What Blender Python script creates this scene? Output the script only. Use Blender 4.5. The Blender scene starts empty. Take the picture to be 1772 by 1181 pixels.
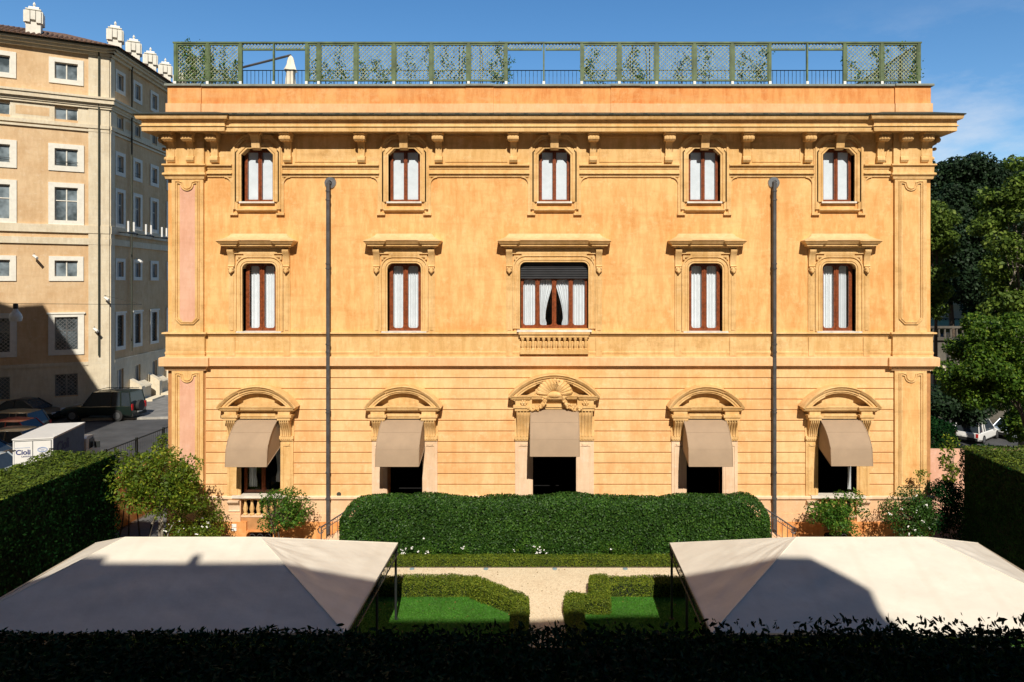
import bpy, bmesh, math, random
import numpy as np
from mathutils import Vector
R = math.radians
random.seed(7); rng = np.random.default_rng(7)
sc = bpy.context.scene
col = sc.collection
F, D, CX, CY, H = 1188.0, 27.0, 950.0, 490.0, 10.2      # focal (px), facade distance, vanishing point, eye height
def fx(px, p=0): return (px-CX)*(D-p)/F
def fz(py, p=0): return H-(py-CY)*(D-p)/F
X, Z = fx, fz
def at(px, py, d): return ((px-CX)*d/F, d, H-(py-CY)*d/F)

# ------------------------------------------------------------------ materials
def nmat(name):
    m = bpy.data.materials.new(name); m.use_nodes = True
    nt = m.node_tree; b = nt.nodes['Principled BSDF']
    return m, nt, b
def N(nt, t, **k):
    n = nt.nodes.new(t)
    for a, v in k.items(): setattr(n, a, v)
    return n
def noise(nt, scale, vec, detail=5, rough=.6, sc3=None):
    if sc3:
        mp = N(nt, 'ShaderNodeMapping'); mp.inputs['Scale'].default_value = sc3
        nt.links.new(vec, mp.inputs['Vector']); vec = mp.outputs[0]
    n = N(nt, 'ShaderNodeTexNoise'); n.inputs['Scale'].default_value = scale
    n.inputs['Detail'].default_value = detail; n.inputs['Roughness'].default_value = rough
    nt.links.new(vec, n.inputs['Vector']); return n.outputs['Fac']
def ramp(nt, fac, stops):
    r = N(nt, 'ShaderNodeValToRGB'); e = r.color_ramp.elements
    e[0].position, e[0].color = stops[0][0], (*stops[0][1], 1)
    e[1].position, e[1].color = stops[-1][0], (*stops[-1][1], 1)
    for p, c in stops[1:-1]:
        q = e.new(p); q.color = (*c, 1)
    nt.links.new(fac, r.inputs[0]); return r.outputs[0]
def mixc(nt, fac, a, b, mode='MIX'):
    m = N(nt, 'ShaderNodeMix', data_type='RGBA', blend_type=mode)
    for s, v in ((0, fac), (6, a), (7, b)):
        if isinstance(v, (int, float)): m.inputs[s].default_value = v
        elif isinstance(v, tuple): m.inputs[s].default_value = (*v, 1)
        else: nt.links.new(v, m.inputs[s])
    return m.outputs[2]
def pos(nt): return N(nt, 'ShaderNodeNewGeometry').outputs['Position']
def bump(nt, b, h, s, dist=.02):
    n = N(nt, 'ShaderNodeBump'); n.inputs['Strength'].default_value = s; n.inputs['Distance'].default_value = dist
    nt.links.new(h, n.inputs['Height']); nt.links.new(n.outputs[0], b.inputs['Normal'])
def sc_(c, k): return tuple(min(1, v*k) for v in c)
def stucco(name, c, c2, streak=.5, rough=.9, dirt=(.25,.14,.06), dirtamt=.35):
    m, nt, b = nmat(name); v = pos(nt)
    n1 = noise(nt, .45, v, 8, .68)
    n2 = noise(nt, 1.0, v, 7, .72, (4.5, 4.5, .9))
    n3 = noise(nt, 3.2, v, 9, .78)
    base = ramp(nt, n1, [(.40, c), (.58, c2)])
    st = ramp(nt, n2, [(.42, sc_(c2, 1.08)), (.58, sc_(c, .93))])
    o = mixc(nt, streak, base, st)
    lt = ramp(nt, n3, [(.54, (0,0,0)), (.66, (.55,.55,.55))])
    o = mixc(nt, lt, o, tuple(min(1,a*k) for a,k in zip(c2,(1.06,1.16,1.35))))
    n4 = noise(nt, 1.1, v, 10, .8)
    d = ramp(nt, n4, [(.53, (0,0,0)), (.70, (dirtamt,)*3)])
    o = mixc(nt, d, o, dirt)
    n5 = noise(nt, 1.0, v, 6, .7, (.5, .5, 3.2))
    o = mixc(nt, ramp(nt, n5, [(.50,(0,0,0)),(.72,(dirtamt*.6,)*3)]), o, sc_(dirt,.9))
    nt.links.new(o, b.inputs['Base Color']); b.inputs['Roughness'].default_value = rough
    b.inputs['Specular IOR Level'].default_value = .2
    bump(nt, b, noise(nt, 22, v, 5, .7), .6, .012)
    return m
def plain(name, c, rough=.6, metal=0, var=.15, scale=4, bumpy=0, coat=0):
    m, nt, b = nmat(name); v = pos(nt)
    o = ramp(nt, noise(nt, scale, v, 5), [(.35, sc_(c, 1-var)), (.65, sc_(c, 1+var))])
    nt.links.new(o, b.inputs['Base Color']); b.inputs['Roughness'].default_value = rough
    b.inputs['Metallic'].default_value = metal
    if coat: b.inputs['Coat Weight'].default_value = coat
    if bumpy: bump(nt, b, noise(nt, scale*8, v, 4), bumpy, .01)
    return m
def leafm(name, c1, c2, c3=None, trans=.25, rough=.45, spec=.5):
    m, nt, b = nmat(name)
    g = N(nt, 'ShaderNodeNewGeometry')
    st = [(0.0, c1), (.75, c2)] + ([(1.0, c3)] if c3 else [])
    o = ramp(nt, g.outputs['Random Per Island'], st)
    cl = noise(nt, 1.3, g.outputs['Position'], 3)
    o = mixc(nt, ramp(nt, cl, [(.35, (0,0,0)), (.65, (.55,)*3)]), o, sc_(c1, .7))
    nt.links.new(o, b.inputs['Base Color']); b.inputs['Roughness'].default_value = rough
    b.inputs['Specular IOR Level'].default_value = spec*.45
    t = N(nt, 'ShaderNodeBsdfTranslucent'); nt.links.new(o, t.inputs[0])
    mx = N(nt, 'ShaderNodeMixShader'); mx.inputs[0].default_value = trans
    nt.links.new(b.outputs[0], mx.inputs[1]); nt.links.new(t.outputs[0], mx.inputs[2])
    nt.links.new(mx.outputs[0], nt.nodes['Material Output'].inputs[0])
    return m
def glassm(name, tint=(.95,.98,1), refl=.08):
    m, nt, b = nmat(name)
    t = N(nt, 'ShaderNodeBsdfTransparent'); t.inputs[0].default_value = (*tint, 1)
    g = N(nt, 'ShaderNodeBsdfGlossy'); g.inputs['Roughness'].default_value = .03
    mx = N(nt, 'ShaderNodeMixShader'); mx.inputs[0].default_value = refl
    nt.links.new(t.outputs[0], mx.inputs[1]); nt.links.new(g.outputs[0], mx.inputs[2])
    nt.links.new(mx.outputs[0], nt.nodes['Material Output'].inputs[0]); return m

M = {}
M['wall'] = stucco('orange_stucco', (.76,.375,.125), (.87,.53,.22), .5, dirt=(.64,.26,.065), dirtamt=.55)
M['rust'] = stucco('rusticated_stucco', (.78,.42,.17), (.88,.575,.28), .3, dirt=(.70,.31,.10), dirtamt=.5)
M['trim'] = stucco('ochre_trim', (.68,.405,.15), (.82,.54,.25), .45, dirt=(.44,.23,.07), dirtamt=.6)
M['band'] = stucco('peach_band', (.78,.44,.21), (.84,.53,.28), .4, dirt=(.6,.3,.12))
M['plinth'] = stucco('pale_plinth', (.78,.47,.26), (.84,.55,.33), .3, dirt=(.68,.34,.15))
M['cream'] = stucco('cream_stone', (.76,.52,.33), (.82,.60,.41), .4, dirt=(.5,.36,.2), dirtamt=.3)
M['pink'] = stucco('pink_plaster', (.72,.39,.26), (.78,.47,.33), .3, dirt=(.55,.25,.14))
M['parapet'] = stucco('parapet_orange', (.68,.235,.065), (.82,.40,.14), .45, dirt=(.84,.50,.22), dirtamt=.8)
M['groove'] = plain('groove_shadow', (.50,.24,.09), .95)
M['interior'] = plain('dark_interior', (.006,.005,.005), .9)
M['wood'] = plain('varnished_wood', (.22,.055,.017), .35, var=.35, scale=12)
M['curtain'] = plain('white_curtain', (.86,.88,.90), .9, var=.04)
M['blind'] = plain('pale_blind', (.80,.84,.88), .85, var=.05)
M['glass'] = glassm('window_glass')
M['darkmetal'] = plain('dark_metal', (.03,.035,.035), .5, .3)
M['pipe'] = plain('grey_drainpipe', (.105,.105,.11), .5, .4, var=.3, scale=3)
M['gutter'] = plain('dark_gutter_sheet', (.045,.05,.035), .7)
M['coping'] = plain('grey_coping', (.22,.24,.20), .8)
M['awning'] = plain('taupe_awning_canvas', (.365,.26,.17), .85, var=.05, scale=2, bumpy=.15)
M['awning_in'] = M['awning']
M['shutter'] = plain('black_shutter', (.035,.036,.04), .45)
M['sillwhite'] = plain('marble_sill', (.75,.68,.58), .6)
M['green'] = plain('green_painted_wood', (.10,.145,.065), .6, var=.3, scale=3)
M['greenlat'] = plain('green_lattice_slats', (.31,.34,.20), .7, var=.3, scale=5)
M['canvas'] = plain('offwhite_canvas', (.8,.73,.60), .8, var=.04)
M['tent'] = None
M['gravel'] = None
M['leaf_hedge'] = leafm('hedge_leaf', (.014,.045,.006), (.042,.115,.013), (.10,.20,.028), .12, .5)
M['leaf_dark'] = leafm('dark_hedge_leaf', (.002,.016,.004), (.006,.030,.007), (.02,.065,.012), .0, .7, .1)  # on the tall hedges' sides this dark tone stands in for shade
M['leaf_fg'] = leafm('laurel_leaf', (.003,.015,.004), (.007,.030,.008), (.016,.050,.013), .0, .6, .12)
M['leaf_box'] = leafm('box_hedge_leaf', (.065,.115,.010), (.20,.26,.02), (.34,.37,.035), .25, .6)
M['leaf_side'] = leafm('privet_leaf', (.045,.085,.008), (.12,.17,.016), (.24,.29,.035), .2, .6)  # shrub leaf; on tall hedge tops its lighter tone stands in for sunlight
M['leaf_yellow'] = leafm('yellow_green_leaf', (.07,.13,.010), (.18,.27,.022), (.48,.50,.05), .4, .5)
M['leaf_mid'] = leafm('shrub_leaf', (.03,.10,.010), (.10,.22,.022), (.26,.38,.05), .35, .5)
M['leaf_tree'] = leafm('tree_leaf_dark', (.010,.026,.010), (.022,.05,.018), (.04,.08,.025), .15, .6)
M['leaf_tree2'] = leafm('tree_leaf_light', (.06,.11,.015), (.15,.23,.03), (.26,.33,.055), .3, .6)
M['leaf_cat'] = leafm('broad_tree_leaf', (.035,.09,.010), (.13,.24,.02), (.30,.40,.05), .4, .5)
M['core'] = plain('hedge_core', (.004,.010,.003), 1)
M['flower'] = plain('white_petal', (.85,.84,.80), .7, var=.03)
M['bark'] = plain('tree_bark', (.09,.065,.045), .95, var=.4, scale=9, bumpy=.6)
M['leaf_litter'] = leafm('dry_leaf', (.18,.10,.03), (.36,.22,.07), (.42,.36,.12), .1, .7)
M['barklight'] = plain('pale_bark', (.22,.19,.15), .9, var=.3, scale=9, bumpy=.5)
M['soil'] = plain('garden_soil', (.09,.06,.04), 1, var=.4, scale=10, bumpy=.6)
M['asphalt'] = plain('street_asphalt', (.062,.062,.064), .9, var=.25, scale=.8, bumpy=.3)
M['pave'] = plain('stone_pavement', (.19,.185,.175), .9, var=.2, scale=1.5, bumpy=.3)
M['kerb'] = plain('kerb_stone', (.38,.36,.32), .85)
M['earth'] = plain('far_ground', (.07,.065,.05), 1)
def tentm():
    m, nt, b = nmat('tent_canvas'); v = pos(nt)
    n = noise(nt, .5, v, 6, .6, (1, 3, 1))
    o = ramp(nt, n, [(.35, (.63,.57,.475)), (.65, (.71,.65,.545))])
    w = N(nt, 'ShaderNodeTexWave', wave_type='BANDS', bands_direction='X'); w.inputs['Scale'].default_value = .22
    w.inputs['Distortion'].default_value = .6; nt.links.new(v, w.inputs[0])
    o = mixc(nt, ramp(nt, w.outputs['Fac'], [(.90, (0,0,0)), (1, (.18,)*3)]), o, (.55,.48,.38))
    n6 = noise(nt, 2.2, v, 9, .75); o = mixc(nt, ramp(nt, n6, [(.52,(0,0,0)),(.75,(.28,)*3)]), o, (.50,.43,.33))
    nt.links.new(o, b.inputs['Base Color']); b.inputs['Roughness'].default_value = .7
    bump(nt, b, noise(nt, 1.2, v, 4, .5), .5, .06)
    return m
M['tent'] = tentm()
def gravelm():
    m, nt, b = nmat('pale_gravel'); v = pos(nt)
    vo = N(nt, 'ShaderNodeTexVoronoi'); vo.inputs['Scale'].default_value = 28; nt.links.new(v, vo.inputs['Vector'])
    o = ramp(nt, vo.outputs['Color'], [(.1, (.68,.53,.34)), (.9, (.90,.76,.54))])
    n = noise(nt, .9, v, 7, .7)
    o = mixc(nt, ramp(nt, n, [(.52, (0,0,0)), (.75, (.45,)*3)]), o, (.58,.42,.25))
    nt.links.new(o, b.inputs['Base Color']); b.inputs['Roughness'].default_value = .95
    bump(nt, b, vo.outputs['Distance'], .6, .03); return m
M['gravel'] = gravelm()
M['lawn'] = plain('lawn_green', (.045,.14,.012), .95, var=.3, scale=3, bumpy=.4)
M['grass'] = leafm('grass_blade', (.05,.17,.012), (.07,.26,.02), (.13,.33,.04), .3, .6)
M['pal_wall'] = stucco('palazzo_ochre', (.62,.41,.22), (.72,.52,.31), .3, dirt=(.5,.26,.12), dirtamt=.3)
M['pal_stone'] = stucco('palazzo_travertine', (.66,.56,.40), (.76,.67,.50), .35, dirt=(.4,.34,.25), dirtamt=.3)
M['pal_white'] = plain('window_frame_stone', (.80,.77,.68), .85, var=.06)
M['pal_glass'] = None
def pg():
    m, nt, b = nmat('palazzo_pane'); v = pos(nt)
    o = ramp(nt, noise(nt, .8, v, 3), [(.4, (.06,.08,.09)), (.62, (.26,.32,.36))])
    nt.links.new(o, b.inputs['Base Color']); b.inputs['Roughness'].default_value = .15; return m
M['pal_glass'] = pg()
def tilem():
    m, nt, b = nmat('terracotta_tiles'); v = pos(nt)
    n = noise(nt, 3, v, 5)
    o = ramp(nt, n, [(.35, (.13,.07,.045)), (.65, (.27,.16,.10))])
    nt.links.new(o, b.inputs['Base Color']); b.inputs['Roughness'].default_value = .9
    w = N(nt, 'ShaderNodeTexWave', bands_direction='X'); w.inputs['Scale'].default_value = 1.6; nt.links.new(v, w.inputs[0])
    bump(nt, b, w.outputs['Fac'], .8, .1); return m
M['tile'] = tilem()
M['stone'] = stucco('grey_rustic_stone', (.09,.08,.065), (.16,.145,.12), .3, dirt=(.06,.05,.04), dirtamt=.7)
M['white_paint'] = plain('white_vehicle_paint', (.78,.77,.74), .4, var=.03, coat=.4)
M['truck_shade_side'] = plain('shade_blue_truck_side', (.055,.11,.24), .5)  # bluish shadow on the white truck's side, painted in as colour
M['blue_ink'] = plain('dark_blue_lettering', (.02,.03,.16), .6, var=.02)
M['pale_ink'] = plain('pale_blue_emblem', (.25,.35,.6), .6, var=.02)
M['tyre'] = plain('rubber', (.02,.02,.02), .8)
M['rim'] = plain('alloy', (.35,.36,.37), .35, .8)
M['carglass'] = plain('car_window', (.03,.04,.05), .08, var=.1)
M['tail'] = plain('red_light', (.5,.02,.02), .3)
M['lamp'] = plain('clear_light', (.7,.7,.7), .2)
M['lampshade'] = plain('lamp_enamel', (.66,.66,.60), .5)
for k, c in dict(green=(.012,.022,.018), navy=(.012,.017,.022), beige=(.26,.20,.11), red=(.55,.035,.012), dark=(.02,.02,.022), silver=(.45,.52,.56)).items():
    M['car_'+k] = plain('car_paint_'+k, c, .3, .2, var=.03, coat=.6)

# ------------------------------------------------------------------ mesh builder
ORG = {}
class MB:
    def __init__(s, xf=None): s.v = []; s.f = []; s.xf = xf
    def add(s, vs, fs):
        o = len(s.v)
        s.v += [tuple(s.xf(*p)) if s.xf else tuple(p) for p in vs]
        s.f += [tuple(i+o for i in f) for f in fs]
        return s
    def box(s, x0, x1, y0, y1, z0, z1):
        return s.add([(x0,y0,z0),(x1,y0,z0),(x1,y1,z0),(x0,y1,z0),(x0,y0,z1),(x1,y0,z1),(x1,y1,z1),(x0,y1,z1)],
                     [(0,3,2,1),(4,5,6,7),(0,1,5,4),(1,2,6,5),(2,3,7,6),(3,0,4,7)])
    def quad(s, a, b, c, d): return s.add([a,b,c,d], [(0,1,2,3)])
    def prism(s, poly, a, b, ax='y'):
        n = len(poly)
        mk = {'y': lambda u,w,t:(u,t,w), 'x': lambda u,w,t:(t,u,w), 'z': lambda u,w,t:(u,w,t)}[ax]
        vs = [mk(u,w,a) for u,w in poly]+[mk(u,w,b) for u,w in poly]
        return s.add(vs, [tuple(range(n)), tuple(range(2*n-1, n-1, -1))]+[(i,(i+1)%n,n+(i+1)%n,n+i) for i in range(n)])
    def sweep(s, path, prof, closed=False, y=D, mk=None):
        """path in the facade plane (x,z); profile = (outward offset, protrusion)"""
        n = len(path); pts = [Vector(p) for p in path]; nor = []
        for i in range(n):
            ds = []
            if closed or i > 0: ds.append((pts[i]-pts[i-1]).normalized())
            if closed or i < n-1: ds.append((pts[(i+1)%n]-pts[i]).normalized())
            ns = [Vector((-d.y, d.x)) for d in ds]
            m = sum(ns, Vector((0,0)))
            m = m.normalized() if m.length > 1e-6 else ns[0]
            nor.append(m/max(.35, m.dot(ns[0])))
        k = len(prof); vs = []
        mk = mk or (lambda u, w, p: (u, y-p, w))
        for q, m in zip(pts, nor):
            for off, p in prof:
                w = q+m*off; vs.append(mk(w.x, w.y, p))
        fs = []
        for i in range(n if closed else n-1):
            j = (i+1) % n
            for a in range(k-1): fs.append((i*k+a, j*k+a, j*k+a+1, i*k+a+1))
        if not closed: fs += [tuple(range(k)), tuple((n-1)*k+a for a in reversed(range(k)))]
        return s.add(vs, fs)
    def plan(s, path, prof):
        """path in plan (x,y), outward = right-hand... profile = (outward offset, z)"""
        return s.sweep(path, [(-o, z) for o, z in prof], mk=lambda u, w, p: (u, w, p))
    def tube(s, pts, r, n=8, cap=True):
        pts = [Vector(p) for p in pts]; vs = []
        up = Vector((0,0,1)); m = len(pts)
        rr = r if isinstance(r, (list, tuple)) else [r]*m
        for i, p in enumerate(pts):
            d = (pts[min(i+1,m-1)]-pts[max(i-1,0)]).normalized()
            a = d.cross(up if abs(d.z) < .95 else Vector((1,0,0))).normalized(); b = d.cross(a)
            for k in range(n):
                t = 2*math.pi*k/n; vs.append(p+(a*math.cos(t)+b*math.sin(t))*rr[i])
        fs = [(i*n+k, i*n+(k+1)%n, (i+1)*n+(k+1)%n, (i+1)*n+k) for i in range(m-1) for k in range(n)]
        if cap: fs += [tuple(range(n)), tuple((m-1)*n+k for k in reversed(range(n)))]
        return s.add(vs, fs)
    def lathe(s, prof, c, n=12):
        vs = []; m = len(prof)
        for r, z in prof:
            for k in range(n):
                t = 2*math.pi*k/n; vs.append((c[0]+r*math.cos(t), c[1]+r*math.sin(t), c[2]+z))
        fs = [(i*n+k, i*n+(k+1)%n, (i+1)*n+(k+1)%n, (i+1)*n+k) for i in range(m-1) for k in range(n)]
        fs += [tuple(reversed(range(n))), tuple((m-1)*n+k for k in range(n))]
        return s.add(vs, fs)
    def ball(s, c, rx, ry, rz, n=8, m=6):
        return s.lathe_e(c, rx, ry, rz, n, m)
    def lathe_e(s, c, rx, ry, rz, n, m):
        vs = []
        for i in range(m+1):
            a = math.pi*(i/m-.5); cr = max(.02, math.cos(a))
            for k in range(n):
                t = 2*math.pi*k/n; vs.append((c[0]+rx*cr*math.cos(t), c[1]+ry*cr*math.sin(t), c[2]+rz*math.sin(a)))
        fs = [(i*n+k, i*n+(k+1)%n, (i+1)*n+(k+1)%n, (i+1)*n+k) for i in range(m) for k in range(n)]
        return s.add(vs, fs)
    def build(s, name, mat, parent=None, smooth=True, loc=None, **kw):
        me = bpy.data.meshes.new(name)
        o0 = loc if loc else (ORG[parent.name] if parent else (0,0,0))
        me.from_pydata([(a-o0[0], b-o0[1], c-o0[2]) for a,b,c in s.v], [], s.f)
        bm = bmesh.new(); bm.from_mesh(me); bmesh.ops.recalc_face_normals(bm, faces=bm.faces); bm.to_mesh(me); bm.free()
        me.materials.append(M[mat] if isinstance(mat, str) else mat)
        if smooth:
            me.shade_smooth(); me.set_sharp_from_angle(angle=R(32))
        o = bpy.data.objects.new(name, me); col.objects.link(o)
        if loc: o.location = loc
        ORG[o.name] = o0
        if parent: o.parent = parent
        tag(o, **kw); return o
def tag(o, label=None, category=None, group=None, kind=None):
    for k, v in (('label', label), ('category', category), ('group', group), ('kind', kind)):
        if v: o[k] = v
def thing(name, loc, label, category, group=None, rz=0):
    o = bpy.data.objects.new(name, None); col.objects.link(o); o.empty_display_size = .3
    o.location = loc; o.rotation_euler = (0,0,rz)
    ORG[o.name] = tuple(loc) if not rz else (0,0,0)
    tag(o, label, category, group); return o
def arc(cx, cz, r, a0, a1, n=8, rz=None):
    return [(cx+r*math.cos(R(a0+(a1-a0)*i/n)), cz+(rz or r)*math.sin(R(a0+(a1-a0)*i/n))) for i in range(n+1)]

# ------------------------------------------------------------------ leaves
def leaf_obj(name, P, Nn, size, mat, parent=None, spread=.7, wid=.5, hexa=False, up=0, loc=None, **kw):
    P = np.asarray(P, float); n = len(P); Nn = np.asarray(Nn, float)
    nn = Nn+rng.normal(0, spread, (n,3)); nn[:,2] += up
    nn /= np.linalg.norm(nn, axis=1, keepdims=True)+1e-9
    t = rng.normal(0, 1, (n,3)); t -= (t*nn).sum(1, keepdims=True)*nn; t /= np.linalg.norm(t, axis=1, keepdims=True)+1e-9
    b = np.cross(nn, t)
    L = (size*rng.uniform(.6, 1.35, n))[:,None]; W = L*wid*.5
    if hexa:
        vs = np.stack([P-t*L*.5, P-t*L*.2+b*W*.85, P+t*L*.15+b*W, P+t*L*.55-nn*L*.08, P+t*L*.15-b*W, P-t*L*.2-b*W*.85, P+t*L*.1-nn*L*.10], 1)
        tri = np.array([[0,6,2,1],[6,3,2,2],[0,5,4,6],[6,4,3,3]])
        vs = np.stack([P-t*L*.5, P-t*L*.18+b*W*.9+nn*L*.06, P+t*L*.2+b*W*.85+nn*L*.06, P+t*L*.6, P+t*L*.2-b*W*.85+nn*L*.06, P-t*L*.18-b*W*.9+nn*L*.06], 1)
        quads = [[0,3,2,1],[0,5,4,3]]; k = 6
    else:
        vs = np.stack([P-t*L*.5, P+b*W+nn*L*.05, P+t*L*.5, P-b*W+nn*L*.05], 1); quads = [[0,1,2,3]]; k = 4
    o0 = np.array(loc if loc else (ORG[parent.name] if parent else (0,0,0)), float)
    co = (vs.reshape(-1,3)-o0)
    nf = n*len(quads)
    idx = (np.arange(n)[:,None,None]*k+np.array(quads)[None]).reshape(-1)
    me = bpy.data.meshes.new(name)
    me.vertices.add(len(co)); me.vertices.foreach_set('co', co.ravel().astype(np.float32))
    me.loops.add(len(idx)); me.loops.foreach_set('vertex_index', idx.astype(np.int32))
    me.polygons.add(nf); me.polygons.foreach_set('loop_start', np.arange(nf, dtype=np.int32)*4)
    me.update(calc_edges=True)
    me.materials.append(M[mat])
    o = bpy.data.objects.new(name, me); col.objects.link(o)
    if loc: o.location = loc
    ORG[o.name] = tuple(o0)
    if parent: o.parent = parent
    tag(o, **kw); return o
def wob(a, b, s=1.0, seed=0):
    return (np.sin(a*1.7*s+seed)+np.sin(b*2.3*s+seed*2.1)+np.sin((a+b)*3.9*s+seed*.7)*.6+np.sin((a-b*1.3)*6.1*s+1.3+seed)*.4)/3
def hedge_pts(x0,x1,y0,y1,z0,z1, dens, rnd=.15, amp=.06, faces='tfblr', jit=.05, seed=0):
    P = []; Q = []
    def put(n, fn):
        u = rng.random(n); v = rng.random(n); p, q = fn(u, v); P.append(p); Q.append(q)
    def col3(a,b,c): return np.stack([a,b,c],1)
    lx, ly, lz = x1-x0, y1-y0, z1-z0
    o = lambda n: np.ones(n); z = lambda n: np.zeros(n)
    if 't' in faces: n = int(lx*ly*dens); put(n, lambda u,v:(col3(x0+u*lx,y0+v*ly,z1*o(n)), col3(z(n),z(n),o(n))))
    if 'f' in faces: n = int(lx*lz*dens); put(n, lambda u,v:(col3(x0+u*lx,y0*o(n),z0+v*lz), col3(z(n),-o(n),z(n))))
    if 'b' in faces: n = int(lx*lz*dens); put(n, lambda u,v:(col3(x0+u*lx,y1*o(n),z0+v*lz), col3(z(n),o(n),z(n))))
    if 'l' in faces: n = int(ly*lz*dens); put(n, lambda u,v:(col3(x0*o(n),y0+u*ly,z0+v*lz), col3(-o(n),z(n),z(n))))
    if 'r' in faces: n = int(ly*lz*dens); put(n, lambda u,v:(col3(x1*o(n),y0+u*ly,z0+v*lz), col3(o(n),z(n),z(n))))
    P = np.concatenate(P); Q = np.concatenate(Q)
    # round the upper edges
    c = P.copy()
    c[:,0] = np.clip(P[:,0], x0+rnd, x1-rnd); c[:,1] = np.clip(P[:,1], y0+rnd, y1-rnd); c[:,2] = np.minimum(P[:,2], z1-rnd)
    d = P-c; ln = np.linalg.norm(d, axis=1, keepdims=True)
    nz = ln[:,0] > 1e-6; dn = np.where(ln > 1e-6, d/np.maximum(ln,1e-6), Q)
    P = c+dn*rnd
    P += dn*(wob(P[:,0]+P[:,1], P[:,2]+P[:,1]*.6, 1.2, seed)*amp+rng.uniform(-jit*1.6, jit*.7, len(P)))[:,None]
    return P, dn
def hedge(name, label, box, dens, size, mat, rnd=.15, amp=.06, faces='tfblr', jit=.05, spread=.7, cat='hedge', group=None, core=.12, hexa=False, extra=None, wid=.5, topmat=None, sside=.25):
    x0,x1,y0,y1,z0,z1 = box
    t = thing(name, ((x0+x1)/2,(y0+y1)/2,z0), label, cat, group)
    P, Q = hedge_pts(*box, dens, rnd, amp, faces, jit, seed=x0)
    if extra is not None: P = np.concatenate([P, extra[0]]); Q = np.concatenate([Q, extra[1]])
    if topmat:  # sun painted into the top leaf colour, shade into the side leaves
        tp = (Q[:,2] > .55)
        leaf_obj('sun_tinted_top', P[tp], Q[tp], size, topmat, t, spread, hexa=hexa, wid=wid)
        leaf_obj('shade_tinted_side', P[~tp], Q[~tp], size, mat, t, sside, hexa=hexa, wid=wid)
    else: leaf_obj('foliage', P, Q, size, mat, t, spread, hexa=hexa, wid=wid)
    c = core
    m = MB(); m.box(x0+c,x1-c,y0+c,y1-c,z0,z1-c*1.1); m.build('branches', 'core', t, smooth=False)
    return t
def clump_pts(centers, radii, n, flat=1.0, hemi=False):
    P = []; Q = []
    for c, r in zip(centers, radii):
        k = max(8, int(n*r*r)); d = rng.normal(0,1,(k,3)); d /= np.linalg.norm(d,axis=1,keepdims=True)
        rr = r*rng.uniform(.45, 1.08, k)**.6
        d2 = d*np.array([1,1,flat]); P.append(np.array(c)+d2*rr[:,None]); Q.append(d)
    return np.concatenate(P), np.concatenate(Q)
def tree(name, label, base, top, crown_c, crown_r, nclump, crad, ndens, size, mat, trunk_r=.25, bark='bark', cat='tree', group=None, spread=.8, seed=0, stems=1, shell=.55, wid=.6, lo=-1):
    rs = np.random.default_rng(seed)
    t = thing(name, base, label, cat, group)
    cc = np.array(crown_c); cr = np.array(crown_r)
    d = rs.normal(0,1,(nclump,3)); d /= np.linalg.norm(d,axis=1,keepdims=True); d[:,2] = np.maximum(d[:,2], lo)
    rad = rs.uniform(shell, 1.0, nclump)
    C = cc+d*cr*rad[:,None]
    RR = crad*rs.uniform(.55, 1.35, nclump)
    m = MB()
    for s in range(stems):
        b = np.array(base)+np.array([rs.normal(0,.12*stems), rs.normal(0,.1), 0])*(stems > 1)
        mid = b*.5+cc*.5+np.array([rs.normal(0,.25),rs.normal(0,.2),0])*cr[0]*.3
        tip = cc+np.array([rs.normal(0,.2),rs.normal(0,.2),.3])*cr
        m.tube([b, b*.75+mid*.25+rs.normal(0,.03,3), mid, mid*.5+tip*.5, tip], [trunk_r, trunk_r*.85, trunk_r*.65, trunk_r*.4, trunk_r*.12], 7)
        for i in range(min(nclump, 14)):
            c = C[(i*3+s) % nclump]; f = rs.uniform(.2,.8); st = mid*(1-f)+tip*f
            m.tube([st, st*.5+c*.5+rs.normal(0,.1,3)*crad, c], [trunk_r*.32, trunk_r*.2, trunk_r*.06], 5)
    m.build('trunk', bark, t)
    P, Q = clump_pts(C, RR, ndens, .8)
    leaf_obj('crown', P, Q, size, mat, t, spread, wid=wid, up=.35)
    return t, P

# ================================================================== SETTING
MB().box(-600,600,-200,900,-2.2,-1.6).build('ground', 'earth', kind='structure')
MB().box(-20.2,18.4,-14,60,-1.55,-.05).build('garden_ground', 'soil', kind='structure')
MB().box(-120,-20.2,-30,160,-1.5,1.0).build('street', 'asphalt', kind='structure')
MB().box(18.4,120,-30,160,-1.5,-1.49).build('side_street', 'asphalt', kind='structure')
# gravel court and path, lawns over it
g = MB(); g.box(-14.5,14.5,9,24.55,-.04,0.0); g.build('gravel_path', 'gravel', kind='structure')
MB().box(-15.6,15.6,24.56,26.98,-.04,.004).build('flower_bed', 'soil', kind='structure')
MB().box(-17.6,-15.3,27.1,48,-.04,.010).build('driveway', plain('driveway_asphalt', (.14,.14,.135), .9), kind='structure')
MB().box(-17.6,-15.62,18,27.09,-.04,.008).build('driveway_apron', 'asphalt', kind='structure')
lawnL = [(-13.9,14.0),(-.75,14.0),(-.95,20.9),(-2.35,22.35),(-13.9,22.35)]
lawnR = [(.80,14.0),(13.6,14.0),(13.6,22.35),(1.95,22.35),(1.0,20.9)]
for lw in (lawnL, lawnR):
    MB().prism(lw, .001, .012, 'z').build('lawn', 'lawn', kind='structure', smooth=False)
gp = []
for (a,b) in ((-6.2,-.9),(.95,6.0)):
    n = 26000; xs = rng.uniform(a,b,n); ys = rng.uniform(18.6,22.2,n)
    if a < 0: k = xs < -.95-(np.maximum(0, ys-20.7))*1.0
    else: k = xs > 1.05+(np.maximum(0, ys-20.7))*.6
    gp.append(np.stack([xs[k],ys[k],np.full(k.sum(),.03)],1))
gp = np.concatenate(gp)
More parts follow.
